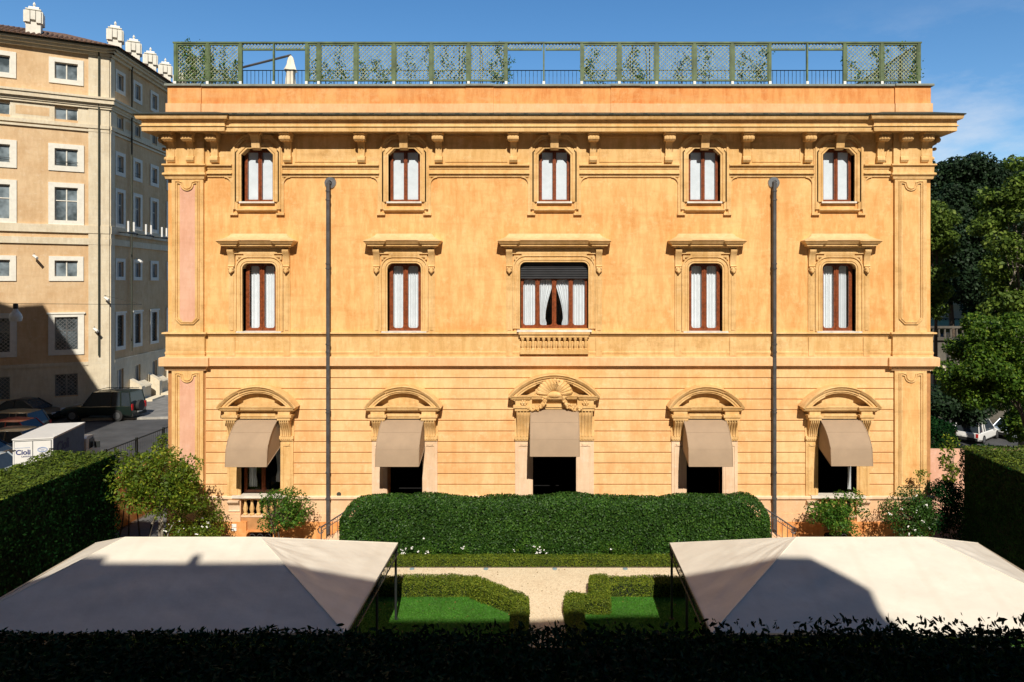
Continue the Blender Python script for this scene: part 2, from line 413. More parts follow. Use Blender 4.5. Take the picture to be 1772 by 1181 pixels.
leaf_obj('grass', gp, np.tile([0,-.6,.3],(len(gp),1)), .065, 'grass', spread=.5, wid=.22, kind='stuff')

lp_ = np.stack([rng.uniform(-6,6,260),rng.uniform(19,24.5,260),np.full(260,.02)],1)
lp_[:,2] = np.where((lp_[:,1]<22.3),.05,.02)
leaf_obj('fallen_leaves', lp_, np.tile([0,0,1],(260,1)), .055, 'leaf_litter', spread=.3, wid=.6, kind='stuff')
# ================================================================== VILLA
villa = thing('villa', (X(950),D,0), 'orange stucco three storey villa with bracketed cornice and arched pediments over ground floor openings', 'building')
XL, XR = X(291), X(1610)
top_c = [446,700,959.5,1218.5,1450.5]
mid_c = [449.5,700,959,1220.5,1451]
gr_c = [452,701,959.5,1218.5,1448]
# openings: x0,x1,ytop,ybot (px)
OP = [(c-27.5,c+27.5,257,349) for c in top_c]
OP += [(c-29,c+29,455,573) for c in mid_c if c != 959] + [(900,1018,453,568)]
OP += [(gr_c[0]-34.5,gr_c[0]+34.5,720,896), (gr_c[4]-33.5,gr_c[4]+33.5,720,896)]
OP += [(gr_c[1]-30,gr_c[1]+31,720,895), (gr_c[3]-31,gr_c[3]+31,720,895), (922,997,708,895)]
OP += [(428,474,921,940),(1424,1472,921,940)]
OPm = [(X(a),X(b),Z(t),Z(u)) for a,b,t,u in OP]
def wall_grid(m, x0,x1,z0,z1,ops,y,dep):
    xs = sorted({x0,x1}|{v for o in ops for v in o[:2] if x0<v<x1}); zs = sorted({z0,z1}|{v for o in ops for v in o[2:] if z0<v<z1})
    for i in range(len(xs)-1):
        for j in range(len(zs)-1):
            a,b,c,d = xs[i],xs[i+1],zs[j],zs[j+1]; mx,mz=(a+b)/2,(c+d)/2
            if any(o[0]<mx<o[1] and o[3]<mz<o[2] for o in ops): continue
            m.quad((a,y,c),(b,y,c),(b,y,d),(a,y,d))
    for a,b,t,u in ops:
        if t > z1+.01 or u < z0-.01: continue
        m.quad((a,y,u),(a,y+dep,u),(a,y+dep,t),(a,y,t)); m.quad((b,y,u),(b,y+dep,u),(b,y+dep,t),(b,y,t))
        m.quad((a,y,t),(b,y,t),(b,y+dep,t),(a,y+dep,t)); m.quad((a,y,u),(b,y,u),(b,y+dep,u),(a,y+dep,u))
zbot, zstr, zarch, ztop = -.05, Z(630), Z(290), Z(196)
def split_wall(name, z0, z1, mat):
    m = MB(); wall_grid(m, XL, XR, z0, z1, [o for o in OPm if o[3] >= z0-.01 and o[2] <= z1+.01] , D, .50)
    return m.build(name, mat, villa, smooth=False)
# floors as separate walls (no opening crosses a joint except at 290: handle frieze by extending)
w_ = MB(); wall_grid(w_, XL, XR, zstr, ztop, [o for o in OPm if o[2] > zstr], D, .50); w_.build('upper_wall', 'wall', villa, smooth=False)
w_ = MB(); wall_grid(w_, XL, XR, zbot, zstr, [o for o in OPm if o[2] < zstr], D, .50)
w_.build('lower_wall', 'groove', villa, smooth=False)
m = MB()
for xs in (XL, XR): m.quad((xs,D,zbot),(xs,D+20,zbot),(xs,D+20,ztop),(xs,D,ztop))
m.quad((XL,D+20,zbot),(XR,D+20,zbot),(XR,D+20,ztop),(XL,D+20,ztop)); m.build('side_wall', 'wall', villa, smooth=False)
m = MB()   # inner floors and partition
for z in (Z(897)-.02, Z(640), Z(400), Z(250)+.6): m.box(XL+.1,XR-.1,D+.4,D+19.9,z-.25,z)
m.box(XL+.1,XR-.1,D+5,D+5.2,0,ztop-.3)
m.build('interior_floor', 'interior', villa, smooth=False)
MB().box(XL+.02,XR-.02,D+.05,D+19.9,ztop-.05,ztop+.1).build('roof_terrace', 'coping', villa, smooth=False)
# --- ground floor rusticated courses
m = MB(); m2 = MB()
gl = [640]+[655.2+18.42*i for i in range(11)]+[860]
blk = []
for i,c in enumerate(gr_c):
    hw = {0:57,4:55,1:56,3:57,2:67}[i]; blk.append((c-hw,c+hw,712,870))
    ph = 71 if i != 2 else 81
for a,b in zip(gl[:-1], gl[1:]):
    zt, zb = Z(a+.75), Z(b-.75)
    segs = [(357,1545)]
    mid = (a+b)/2
    for x0,x1,t,u in blk:
        if t < mid < u:
            ns = []
            for s0,s1 in segs:
                if x0 > s0 and x1 < s1: ns += [(s0,x0+1.5),(x1-1.5,s1)]
                else: ns.append((s0,s1))
            segs = ns
    for s0,s1 in segs: m.prism([(D-.035,zt-.012),(D-.025,zt),(D+.01,zt),(D+.01,zb),(D-.025,zb),(D-.035,zb+.012)], X(s0), X(s1), 'x')
m.build('rusticated_cladding', 'rust', villa, smooth=False)
# plinth
bo = [OPm[10], OPm[11], OPm[12], OPm[13], OPm[14], OPm[15], OPm[16]]
def strip(m, ztp, zbt, p, ops, x0=XL-.02, x1=XR+.02, yb=D+.005):
    cuts = sorted([(o[0],o[1]) for o in ops if o[3] < ztp-.01 and o[2] > zbt+.01]); x = x0
    for a,b in cuts:
        if a > x: m.box(x,a,D-p,yb,zbt,ztp)
        x = b
    m.box(x,x1,D-p,yb,zbt,ztp)
m = MB(); strip(m, Z(864), Z(889), .05, bo); m.build('plinth_panel', 'plinth', villa, smooth=False)
m = MB(); strip(m, Z(889), Z(903), .075, bo); m.build('plinth_band', 'plinth', villa, smooth=False)
m = MB(); strip(m, Z(903), zbot, .10, bo); m.build('plinth_base', 'parapet', villa, smooth=False)
# corner break path helpers
BK = .12
def plan_path(bx0, bx1, brk=BK, e=.0):
    return [(XL-e,D+12),(XL-e,D-brk),(X(bx0),D-brk),(X(bx0),D),(X(bx1),D),(X(bx1),D-brk),(XR+e,D-brk),(XR+e,D+12)]
m = MB()
zz = lambda y,p: fz(y,p)
m.plan(plan_path(358,1541), [(0,zz(618,.2)),(.17,zz(619.5,.2)),(.20,zz(620.5,.2)),(.20,zz(634.4,.2)),(.07,zz(635,.07)),(.065,zz(638.5,.065)),(.03,zz(639,.03)),(.03,zz(641.5,.03)),(0,zz(641,0))])
m.build('string_course', 'band', villa)
m = MB()
m.plan(plan_path(356,1543), [(-.01,zz(574,.1)),(.12,zz(574.5,.1)),(.13,zz(577,.1)),(.05,zz(577.6,.05)),(.045,zz(580.5,.05)),(.015,zz(582,.0)),(-.01,zz(582,0))])
m.build('sill_course', 'trim', villa)
m = MB()
m.plan(plan_path(356,1543), [(-.01,Z(582.4)),(.022,Z(582.6)),(.022,Z(609)),(.045,Z(610)),(.045,Z(613)),(.03,Z(614)),(.03,Z(617.8)),(-.01,Z(617.8))])
m.build('apron_band', 'trim', villa)
# ground plinth moulding (interrupted at doors)
for a,b in ((291,gr_c[1]-56),(gr_c[1]+56,893),(1027,gr_c[3]-57),(gr_c[3]+57,1610)):
    m = MB(); m.prism([(D+.01,Z(858)),(D-.10,Z(858.5)),(D-.13,Z(860)),(D-.13,Z(863)),(D-.09,Z(865)),(D+.01,Z(866))], X(a)-(.1 if a==291 else 0), X(b)+(.1 if b==1610 else 0), 'x')
    m.build('plinth_moulding', 'cream', villa)
# main cornice
m = MB(); CB = .10
cp = [(-.01,fz(231,.1)),(.10,fz(230,.1)),(.12,fz(228.5,.2)),(.60,fz(228.0,.6)),(.62,fz(227,.62)),(.625,fz(219,.62)),(.665,fz(218.6,.66)),(.665,fz(217,.66)),(.62,fz(216.4,.62)),(.62,fz(210,.62)),(.64,fz(207.5,.64)),(.645,fz(206.6,.64)),(.76,fz(206.0,.76)),(.775,fz(204.5,.775)),(.80,fz(199.5,.80)),(.80,fz(198.6,.80)),(-.01,fz(196.5,0))]
m.plan(plan_path(376,1525,CB), cp); m.build('cornice', 'trim', villa)
m = MB(); m.plan(plan_path(376,1525,CB), [(.3,fz(197.3,.5)),(.78,fz(198.3,.8)),(.84,fz(198.3,.84)),(.85,fz(196.6,.85)),(.80,fz(196.2,.8)),(-.005,fz(194,0))])
for i in range(46):
    x = XL+.3+i*(XR-XL-.6)/45; m.box(x,x+.16,D-.86,D-.4,fz(196.6,.85),fz(195.2,.85))
m.build('gutter', 'gutter', villa)
# frieze panels + architrave
def seg_between(fr):  # spans between window frames
    out = []; e = [356]+[v for c in top_c for v in (c-fr, c+fr)]+[1543]
    return list(zip(e[::2], e[1::2]))
m = MB()
for a,b in seg_between(43):
    for (y0,y1,y2,p) in ((284.5,287,292,.15),(299,301,306,.13)):
        m.prism([(D+.01,Z(y0)),(D-p,Z(y0+.4)),(D-p,Z(y1)),(D-p*.5,Z(y1+.3)),(D-p*.4,Z(y2)),(D+.01,Z(y2+1))], X(a),X(b),'x')
    m.prism([(D+.01,Z(292.6)),(D-.03,Z(292.6)),(D-.03,Z(299.2)),(D+.01,Z(299.2))], X(a),X(b),'x')
m.build('architrave', 'trim', villa)
m = MB()  # frieze face
for a,b in seg_between(38): m.box(X(a),X(b),D-.02,D+.01,Z(284.6),Z(231))
m.build('frieze', 'trim', villa, smooth=False)
brx = [300,333,374,500,627,760,889,1026,1156,1290,1396,1521,1561,1596]
m = MB()  # frieze sunken-panel mouldings
for a,b in zip([509,636,769,898,1035,1165,1299,1405][::1],[618,751,880,1017,1147,1281,1387,1512]):
    if any(a-10 < c < b+10 for c in top_c): continue
    m.sweep([(X(a+4),Z(278)),(X(a+4),Z(238)),(X(b-4),Z(238)),(X(b-4),Z(278))][::1], [(0,.0),(0,.045),(.05,.045),(.05,0)], True); m.build('frieze_panel', 'trim', villa); m = MB()
# corner capitals
for s,(a,b) in enumerate(((299,355),(1545,1602))):
    m = MB()
    xo = XL if s == 0 else XR
    pth = [(XL,D+2),(XL,D-BK),(X(355),D-BK),(X(355),D+.05)] if s == 0 else [(X(1544),D+.05),(X(1544),D-BK),(XR,D-BK),(XR,D+2)]
    m.plan(pth, [(-.01,Z(284)),(.12,Z(284.5)),(.13,Z(287)),(.06,Z(289)),(.05,Z(299)),(.11,Z(300)),(.12,Z(303)),(.05,Z(306)),(.03,Z(310)),(-.01,Z(311))])
    m.plan(pth, [(-.01,Z(231.5)),(.01,Z(231.5)),(.01,Z(283.6)),(-.01,Z(283.6))])
    m.build('pilaster_capital', 'trim', villa)
# corner pilasters
for s,(a,b) in enumerate(((300,354),(1546,1601))):
    for (yt,yb,ptop) in ((311,574,318),(641,859,650)):
        m = MB(); m.box(X(a),X(b),D-BK,D+.01,Z(yb-.2),Z(yt+.2))
        p = m.build('pilaster', 'trim', villa, smooth=False)
        c = (a+b)/2; hw = 16.5; yb2 = yb-18 if yt < 400 else yb-22
        path = [(X(c-hw),Z(yb2-(7 if yt<400 else 0))),(X(c-hw),Z(ptop)),(X(c-hw+2),Z(ptop))]
        path += [(X(c)+X(950+12.5)*math.cos(R(t)),Z(ptop)-X(950+12)*math.sin(R(180-t) if False else R(t-180) )*(-1)*-1) for t in range(190,360,17)] if False else \
                [(X(c+11.5*math.cos(R(t))),Z(ptop+1-11.5*math.sin(R(t)))) for t in range(180,361,18)]
        path += [(X(c+hw-2),Z(ptop)),(X(c+hw),Z(ptop)),(X(c+hw),Z(yb2-(7 if yt<400 else 0)))]
        if yt < 400: path += [(X(c+hw-7),Z(yb2)),(X(c-hw+7),Z(yb2))]
        mm = MB(); mm.sweep(path, [(.0,BK-.005),(.0,BK+.05),(.03,BK+.05),(.04,BK+.015),(.07,BK+.015),(.075,BK+.05),(.10,BK+.05),(.10,BK-.005)], True)
        mm.build('panel_moulding', 'trim', p)
        ip = [(x,z) for x,z in path]
        mm = MB(); cz = (Z(ptop)+Z(yb2))/2
        mm.prism([(X(c)+(x-X(c))*.80, z) if True else 0 for x,z in ip], D-BK-.006, D-BK+.05)
        mm.build('panel_field', 'pink' if s == 0 else 'wall', p, smooth=False)
# cornice brackets
def bracket(px, w=9.5):
    m = MB(); x0,x1 = X(px-w),X(px+w); c = X(px)
    def P_(pr, hw): m.prism([(D-p,Z(y)) for p,y in pr], c-hw, c+hw, 'x')
    m.box(x0,x1,D-.58,D,Z(234.5),Z(231.3))
    P_([(0,234.6),(.55,234.6),(.55,236),(.47,237),(0,237)], .20)
    P_([(0,237),(.45,237),(.50,240),(.49,244),(.43,247),(.34,247.5),(.27,246),(0,246)], .185)
    for k in (-.11,0,.11): P_([(.40,237.2),(.47,237.2),(.515,240.5),(.505,244),(.44,247.6),(.36,248)], .022) if False else m.prism([(D-p,Z(y)) for p,y in [(.40,237.2),(.47,237.2),(.52,240.5),(.51,244.2),(.44,247.8),(.36,248)]], c+k-.022, c+k+.022, 'x')
    P_([(0,246),(.27,246),(.20,251),(.16,258),(.15,266),(.17,271),(0,271)], .125)
    P_([(0,271),(.18,271),(.22,274),(.22,278),(.17,281.5),(.08,282),(0,282)], .15)
    for s_ in (-1,1):
        a,b = sorted((c+s_*.185,c+s_*.215)); m.prism([(D-.40+.085*math.cos(t),Z(242)+.10*math.sin(t)) for t in [i*math.pi/5 for i in range(10)]], a, b,'x')
    return m.build('bracket', 'trim', villa)
for px in brx: bracket(px)
for sx, s in ((XL,-1),(XR,1)):  # side brackets, seen in profile
    m = MB()
    prof = [(.0,Z(231)),(.48,Z(231)),(.48,Z(236)),(.45,Z(241)),(.38,Z(247)),(.24,Z(250)),(.17,Z(257)),(.15,Z(265)),(.20,Z(275)),(.17,Z(280)),(0,Z(281))]
    m.prism([(sx+s*p,z) for p,z in prof], D+.25, D+.65,'y')
    for (pp,zz_,r) in ((.40,Z(240),.12),(.17,Z(273),.09),(.27,Z(256),.07)): m.ball((sx+s*pp,D+.2,zz_), r,.12,r)
    m.build('bracket', 'trim', villa)
# small arch rings beside corner brackets
for cx_ in (356,1541): m = MB(); m.sweep([(X(cx_+10*math.cos(R(t))),Z(279-24*math.sin(R(t)))) for t in range(0,181,15)], [(0,0),(0,.07),(.05,.07),(.05,0)]); m.build('frieze_arch', 'trim', villa)

# parapet
m = MB(); segs = [(291,349,.06),(349,806,0),(806,854,.05),(854,1057,0),(1057,1108,.05),(1108,1548,0),(1548,1610,.06)]
for a,b,p in segs:
    m.box(X(a),X(b)-.003,D+.02-p,D+.45,Z(179),Z(149))
m.box(XL,XR,D+.40,D+.6,Z(196),Z(149)); 
for sx in (XL,XR-.3): m.box(sx,sx+.3,D+.6,D+14,Z(196),Z(149))
pp_ = m.build('parapet', 'parapet', villa, smooth=False)
m = MB()
for a,b,p in segs: m.box(X(a)-(.06 if a==291 else 0),X(b)-.003+(.06 if b==1610 else 0),D-.02-p,D+.42,Z(197),Z(179))
m.build('parapet_base', 'band', villa, smooth=False)
m = MB()
for a,b,p in segs: m.prism([(D+.0-p-.06,Z(149)),(D-p-.06,Z(146.5)),(D-p-.02,Z(145)),(D+.5,Z(144)),(D+.5,Z(149))], X(a)-(.1 if a==291 else 0), X(b)+(.1 if b==1610 else .0),'x')
m.build('parapet_coping', 'coping', villa)

# ---- windows
def chamf(x0,x1,zb,zt,c,n=1):
    if n == 1: return [(x0,zb),(x0,zt-c),(x0+c,zt),(x1-c,zt),(x1,zt-c),(x1,zb)]
    return [(x0,zb)]+[(x0+c-c*math.cos(R(t)),zt-c+c*math.sin(R(t))) for t in range(0,91,18)]+[(x1-c+c*math.sin(R(t)),zt-c+c*math.cos(R(t))) for t in range(0,91,18)]+[(x1,zb)]
def corner_fill(m,x0,x1,zt,c,n,y0,y1):
    if n == 1:
        m.prism([(x0-.01,zt-c),(x0-.01,zt+.01),(x0+c,zt+.01)],y0,y1); m.prism([(x1+.01,zt-c),(x1-c,zt+.01),(x1+.01,zt+.01)],y0,y1)
    else:
        m.prism([(x0-.01,zt+.01)]+[(x0+c-c*math.cos(R(t)),zt-c+c*math.sin(R(t))) for t in range(0,91,15)],y0,y1)
        m.prism([(x1+.01,zt+.01)]+[(x1-c+c*math.cos(R(t)),zt-c+c*math.sin(R(t))) for t in range(0,91,15)],y0,y1)
def rev(p): return p[::-1]
def casement(par, x0,x1,zb,zt, nm=1, fw=.10, mw=.16, yy=D+.22, rounded=True):
    m = MB()
    m.box(x0,x0+fw,yy,yy+.07,zb,zt); m.box(x1-fw,x1,yy,yy+.07,zb,zt)
    m.box(x0+fw,x1-fw,yy,yy+.07,zb,zb+.12); m.box(x0+fw,x1-fw,yy,yy+.07,zt-.1,zt)
    xs = [x0+fw]
    for i in range(1,nm+1):
        c = x0+(x1-x0)*i/(nm+1); m.box(c-mw/2,c+mw/2,yy-.015,yy+.07,zb+.12,zt-.1); m.box(c-.02,c+.02,yy-.04,yy-.013,zb+.05,zt-.05); xs += [c-mw/2,c+mw/2]
    xs.append(x1-fw)
    if rounded:
        r = .09
        for a,b in zip(xs[::2],xs[1::2]):
            m.prism([(a,zb+.12),(a+r,zb+.12),(a+r*.3,zb+.12+r*.3),(a,zb+.12+r)],yy,yy+.07); m.prism([(b,zb+.12),(b-r,zb+.12),(b-r*.3,zb+.12+r*.3),(b,zb+.12+r)],yy,yy+.07)
            m.prism([(a,zt-.1),(a+r,zt-.1),(a+r*.3,zt-.1-r*.3),(a,zt-.1-r)],yy,yy+.07); m.prism([(b,zt-.1),(b-r,zt-.1),(b-r*.3,zt-.1-r*.3),(b,zt-.1-r)],yy,yy+.07)
    m.build('casement', 'wood', par, smooth=False)
    g = MB(); g.quad((x0+.02,yy+.035,zb),(x1-.02,yy+.035,zb),(x1-.02,yy+.035,zt),(x0+.02,yy+.035,zt)); g.build('pane', 'glass', par, smooth=False)
    return list(zip(xs[::2],xs[1::2]))
def curtain(par, x0,x1,zb,zt, yy=D+.37, waves=5, amp=.03, tie=None, mat='curtain', sd=0):
    m = MB(); nx = waves*8; nz = 12; vs = []
    for j in range(nz+1):
        f = j/nz; z = zb+(zt-zb)*f
        for i in range(nx+1):
            u = i/nx; x = x0+(x1-x0)*u
            if tie:
                # gathers towards one side lower down
                k = tie[0]; w = 1-(1-tie[1])*math.sin(min(1,(1-f)/.85)*math.pi/2)**1.3 if f > .12 else tie[1]+.08
                x = x0+(x1-x0)*u*w if k == 'l' else x1-(x1-x0)*(1-u)*w
            vs.append((x, yy+amp*math.sin(u*waves*2*math.pi+sd)+amp*.5*math.sin(u*waves*4.7*math.pi+sd*2), z))
    n = nx+1
    m.add(vs, [(j*n+i,j*n+i+1,(j+1)*n+i+1,(j+1)*n+i) for j in range(nz) for i in range(nx)])
    return m.build('curtain', mat, par)
names = ['leftmost','second','central','fourth','rightmost']
for i,c in enumerate(top_c):
    a,b = X(c-27.5),X(c+27.5); zb,zt = Z(349),Z(257)
    m = MB(); ch = .24
    pth = chamf(a,b,zb,zt,ch)
    m.sweep(pth, [(0,-.40),(0,.07),(.06,.07),(.065,.045),(.08,.045),(.085,.085),(.19,.085),(.195,.05),(.24,.05),(.24,.0)])
    corner_fill(m,a,b,zt,ch,1,D-.04,D+.42)
    # outer flat panel with shoulders
    o = [(X(c-38),Z(362)),(X(c-38),Z(252)),(X(c-30),Z(243)),(X(c-22),Z(237)),(X(c+22),Z(237)),(X(c+30),Z(243)),(X(c+38),Z(252)),(X(c+38),Z(362))]
    m.sweep(o, [(-.10,.0),(-.10,.05),(0,.05),(.005,.095),(.07,.095),(.075,.05),(.12,.05),(.12,0)])
    for s in (-1,1):
        u,v = sorted((X(c+s*46),X(c+s*41.5))); m.box(u,v,D-.055,D+.01,Z(369),Z(307))
        u,v = sorted((X(c+s*47),X(c+s*33))); m.box(u,v,D-.10,D+.01,Z(372),Z(368.5))
        # crescent curl under the architrave
        sg = s
        m.sweep([(X(c+sg*(57-11*math.sin(R(t)))),Z(318-11*math.cos(R(t)))) for t in range(0,91,15)][::(1 if sg<0 else -1)], [(0,0),(0,.06),(.05,.06),(.05,0)])
    m.prism([(D+.01,Z(361)),(D-.14,Z(361.5)),(D-.14,Z(364)),(D-.05,Z(367)),(D+.01,Z(367))],X(c-35),X(c+35),'x')
    w = m.build('window', 'trim', villa)
    MB().box(a-.06,b+.06,D-.12,D+.30,Z(351.5),Z(348.6)).build('sill','sillwhite',w,smooth=False)
    # keystone
    k = MB(); k.prism([(D-.02,Z(232)),(D-.36,Z(232)),(D-.36,Z(236)),(D-.30,Z(240)),(D-.24,Z(247)),(D-.20,Z(257)),(D-.02,Z(260))],X(c-7),X(c+7),'x')
    k.box(X(c-11),X(c+11),D-.38,D-.02,Z(235),Z(231.6)); k.build('keystone','trim',w)
    sp = casement(w,a+.02,b-.02,zb,zt,1,.11,.14,rounded=False)
    for u,v in sp:
        q = MB(); q.quad((u-.01,D+.34,zb+.06),(v+.03,D+.34,zb+.06),(v+.03,D+.34,zt-.06),(u-.01,D+.34,zt-.06)); q.build('blind','blind',w,smooth=False)
def console(m, x0, x1, yt, yb, p0, p1):
    h = Z(yt)-Z(yb)
    prof = [(0,0),(p0,0),(p0,-.10),(p0*.95,-.16),(p0*.72,-.25),(p1*1.3,-.45),(p1,-.7),(p1*1.1,-.88),(p1*1.5,-.94),(p1*1.2,-1),(0,-1)]
    m.prism([(D-p,Z(yt)+h*q) for p,q in prof],x0,x1,'x')
def hood(m, c, hw, yt=418, p=.28):
    xl,xr = X(c-hw+10),X(c+hw-10)
    m.plan([(xl,D+.01),(xl,D-p),(xl+.42,D-p),(xl+.42,D-p+.05),(xr-.42,D-p+.05),(xr-.42,D-p),(xr,D-p),(xr,D+.01)],
           [(-.05,Z(429)),(-.02,Z(428.5)),(-.01,Z(426.5)),(.10,Z(426)),(.105,Z(423)),(.15,Z(422.5)),(.19,Z(420)),(.215,Z(418.6)),(.235,Z(417.8)),(.225,Z(416.6)),(-.05,Z(416.2))])
def hood_roof(m, c, hw, p=.28):
    xl,xr = X(c-hw+10),X(c+hw-10)
    m.plan([(xl,D+.01),(xl,D-p),(xr,D-p),(xr,D+.01)],[(.21,Z(416.3)),(.03,Z(413.0)),(-.10,Z(409.3)),(-.18,Z(405)),(-.215,Z(404))])
for i,c in enumerate(mid_c):
    wide = i == 2; hw = 59 if wide else 29
    a,b = X(c-hw),X(c+hw); zb,zt = Z(568 if wide else 573),Z(453 if wide else 455)
    m = MB(); ch = .22
    m.sweep(chamf(a,b,zb,zt,ch,2), [(0,-.40),(0,.08),(.05,.08),(.055,.045),(.07,.045),(.075,.085),(.15,.085),(.155,.05),(.22,.05),(.225,.095),(.28,.095),(.28,0)])
    corner_fill(m,a,b,zt,ch,2,D-.03,D+.42)
    fr = hw+12.5
    for s in (-1,1):
        u,v = sorted((X(c+s*(fr+.3)),X(c+s*(fr+11.5))))
        m.box(u,v,D-.05,D+.01,Z(573.8),Z(432)); m.box(u+.06,v-.06,D-.075,D-.045,Z(571),Z(476))
        m.box(u,v,D-.07,D+.01,Z(617),Z(582.8))
    # ears of the upper frame
    m.sweep([(X(c-hw-9),Z(449)),(X(c-hw-9),Z(443)),(X(c-hw+4),Z(443)),(X(c-hw+4),Z(440)),(X(c+hw-4),Z(440)),(X(c+hw-4),Z(443)),(X(c+hw+9),Z(443)),(X(c+hw+9),Z(449))],[(-.05,0),(-.05,.07),(0,.09),(.03,.09),(.03,0)])
    w = m.build('window','trim',villa)
    h = MB(); hood(h, c, 97 if wide else 66); h.box(X(c-fr-11),X(c+fr+11),D-.10,D+.01,Z(439),Z(428.6)); h.build('hood','trim',w); hr_ = MB(); hood_roof(hr_, c, 97 if wide else 66); hr_.build('hood_roof','band',w)
    for s in (-1,1):
        q = MB(); u,v = sorted((X(c+s*(fr+.5)),X(c+s*(fr+11.3)))); console(q,u,v,431,462,.24,.09)
        mx = (u+v)/2; q.ball((mx,D-.12,Z(467)),.12,.07,.11); q.ball((mx-.07,D-.15,Z(464)),.05,.05,.05); q.ball((mx+.07,D-.15,Z(464)),.05,.05,.05); q.ball((mx,D-.17,Z(470)),.05,.05,.07)
        q.build('console','trim',w)
    if not wide:
        MB().box(a-.22,b+.22,D-.13,D+.30,Z(575.2),Z(572.6)).build('sill','sillwhite',w,smooth=False)
        sp = casement(w,a+.02,b-.02,zb,zt,1,.14,.19)
        for j,(u,v) in enumerate(sp): curtain(w,u-.03+(.05 if (i+j)%3==0 else 0),v+.03-(.06 if (i*2+j)%4==1 else 0),zb+.02,zt-.1,waves=3+(i+j)%3,sd=i*1.7+j*2,amp=.022+.006*(i%3))
    else:
        zs = Z(481)
        MB().box(a-.12,b+.12,D-.20,D+.30,Z(573.5),Z(570.0)).build('sill','sillwhite',w,smooth=False)
        sh = MB()
        for k in range(7):
            z1 = zt-.02-k*(zt-zs)/7; dz=(zt-zs)/7; sh.prism([(D+.14,z1),(D+.10,z1-dz*.3),(D+.10,z1-dz*.85),(D+.14,z1-dz*.98),(D+.17,z1-dz*.98),(D+.17,z1)],a+.02,b-.02,'x')
        sh.build('roller_shutter','shutter',w,smooth=False)
        sp = casement(w,a+.02,b-.02,zb,zs+.05,3,.10,.17)
        curtain(w,sp[0][0]-.03,sp[0][1]+.03,zb,zs,waves=5); curtain(w,sp[3][0]-.03,sp[3][1]+.03,zb,zs,waves=5)
        curtain(w,sp[1][0]-.03,sp[1][1]+.08,zb+.05,zs,waves=5,tie=('l',.42)); curtain(w,sp[2][0]-.08,sp[2][1]+.03,zb+.05,zs,waves=5,tie=('r',.42))
        # balustrade panel under the window
        ba = MB(); ba.box(X(900),X(1018),D-.19,D+.01,Z(583),Z(576)); ba.box(X(898),X(1020),D-.24,D+.01,Z(577.5),Z(573.8)); ba.box(X(900),X(1018),D-.2,D+.01,Z(613),Z(605.5)); ba.build('balustrade_rail','trim',w)
        for k in range(13):
            bb = MB(); xx = X(904.5+k*9.08); z0 = Z(605.5); hh = Z(583)-z0
            bb.lathe([(.075,0),(.075,.04),(.05,.05),(.085,.16),(.05,.27),(.045,.36),(.07,.44),(.07,hh)] if False else [(r,q*hh) for r,q in ((.08,0),(.08,.08),(.05,.12),(.085,.36),(.045,.62),(.04,.72),(.07,.84),(.075,.9),(.075,1))],(xx,D-.12,z0),8)
            bb.build('baluster','trim',w)
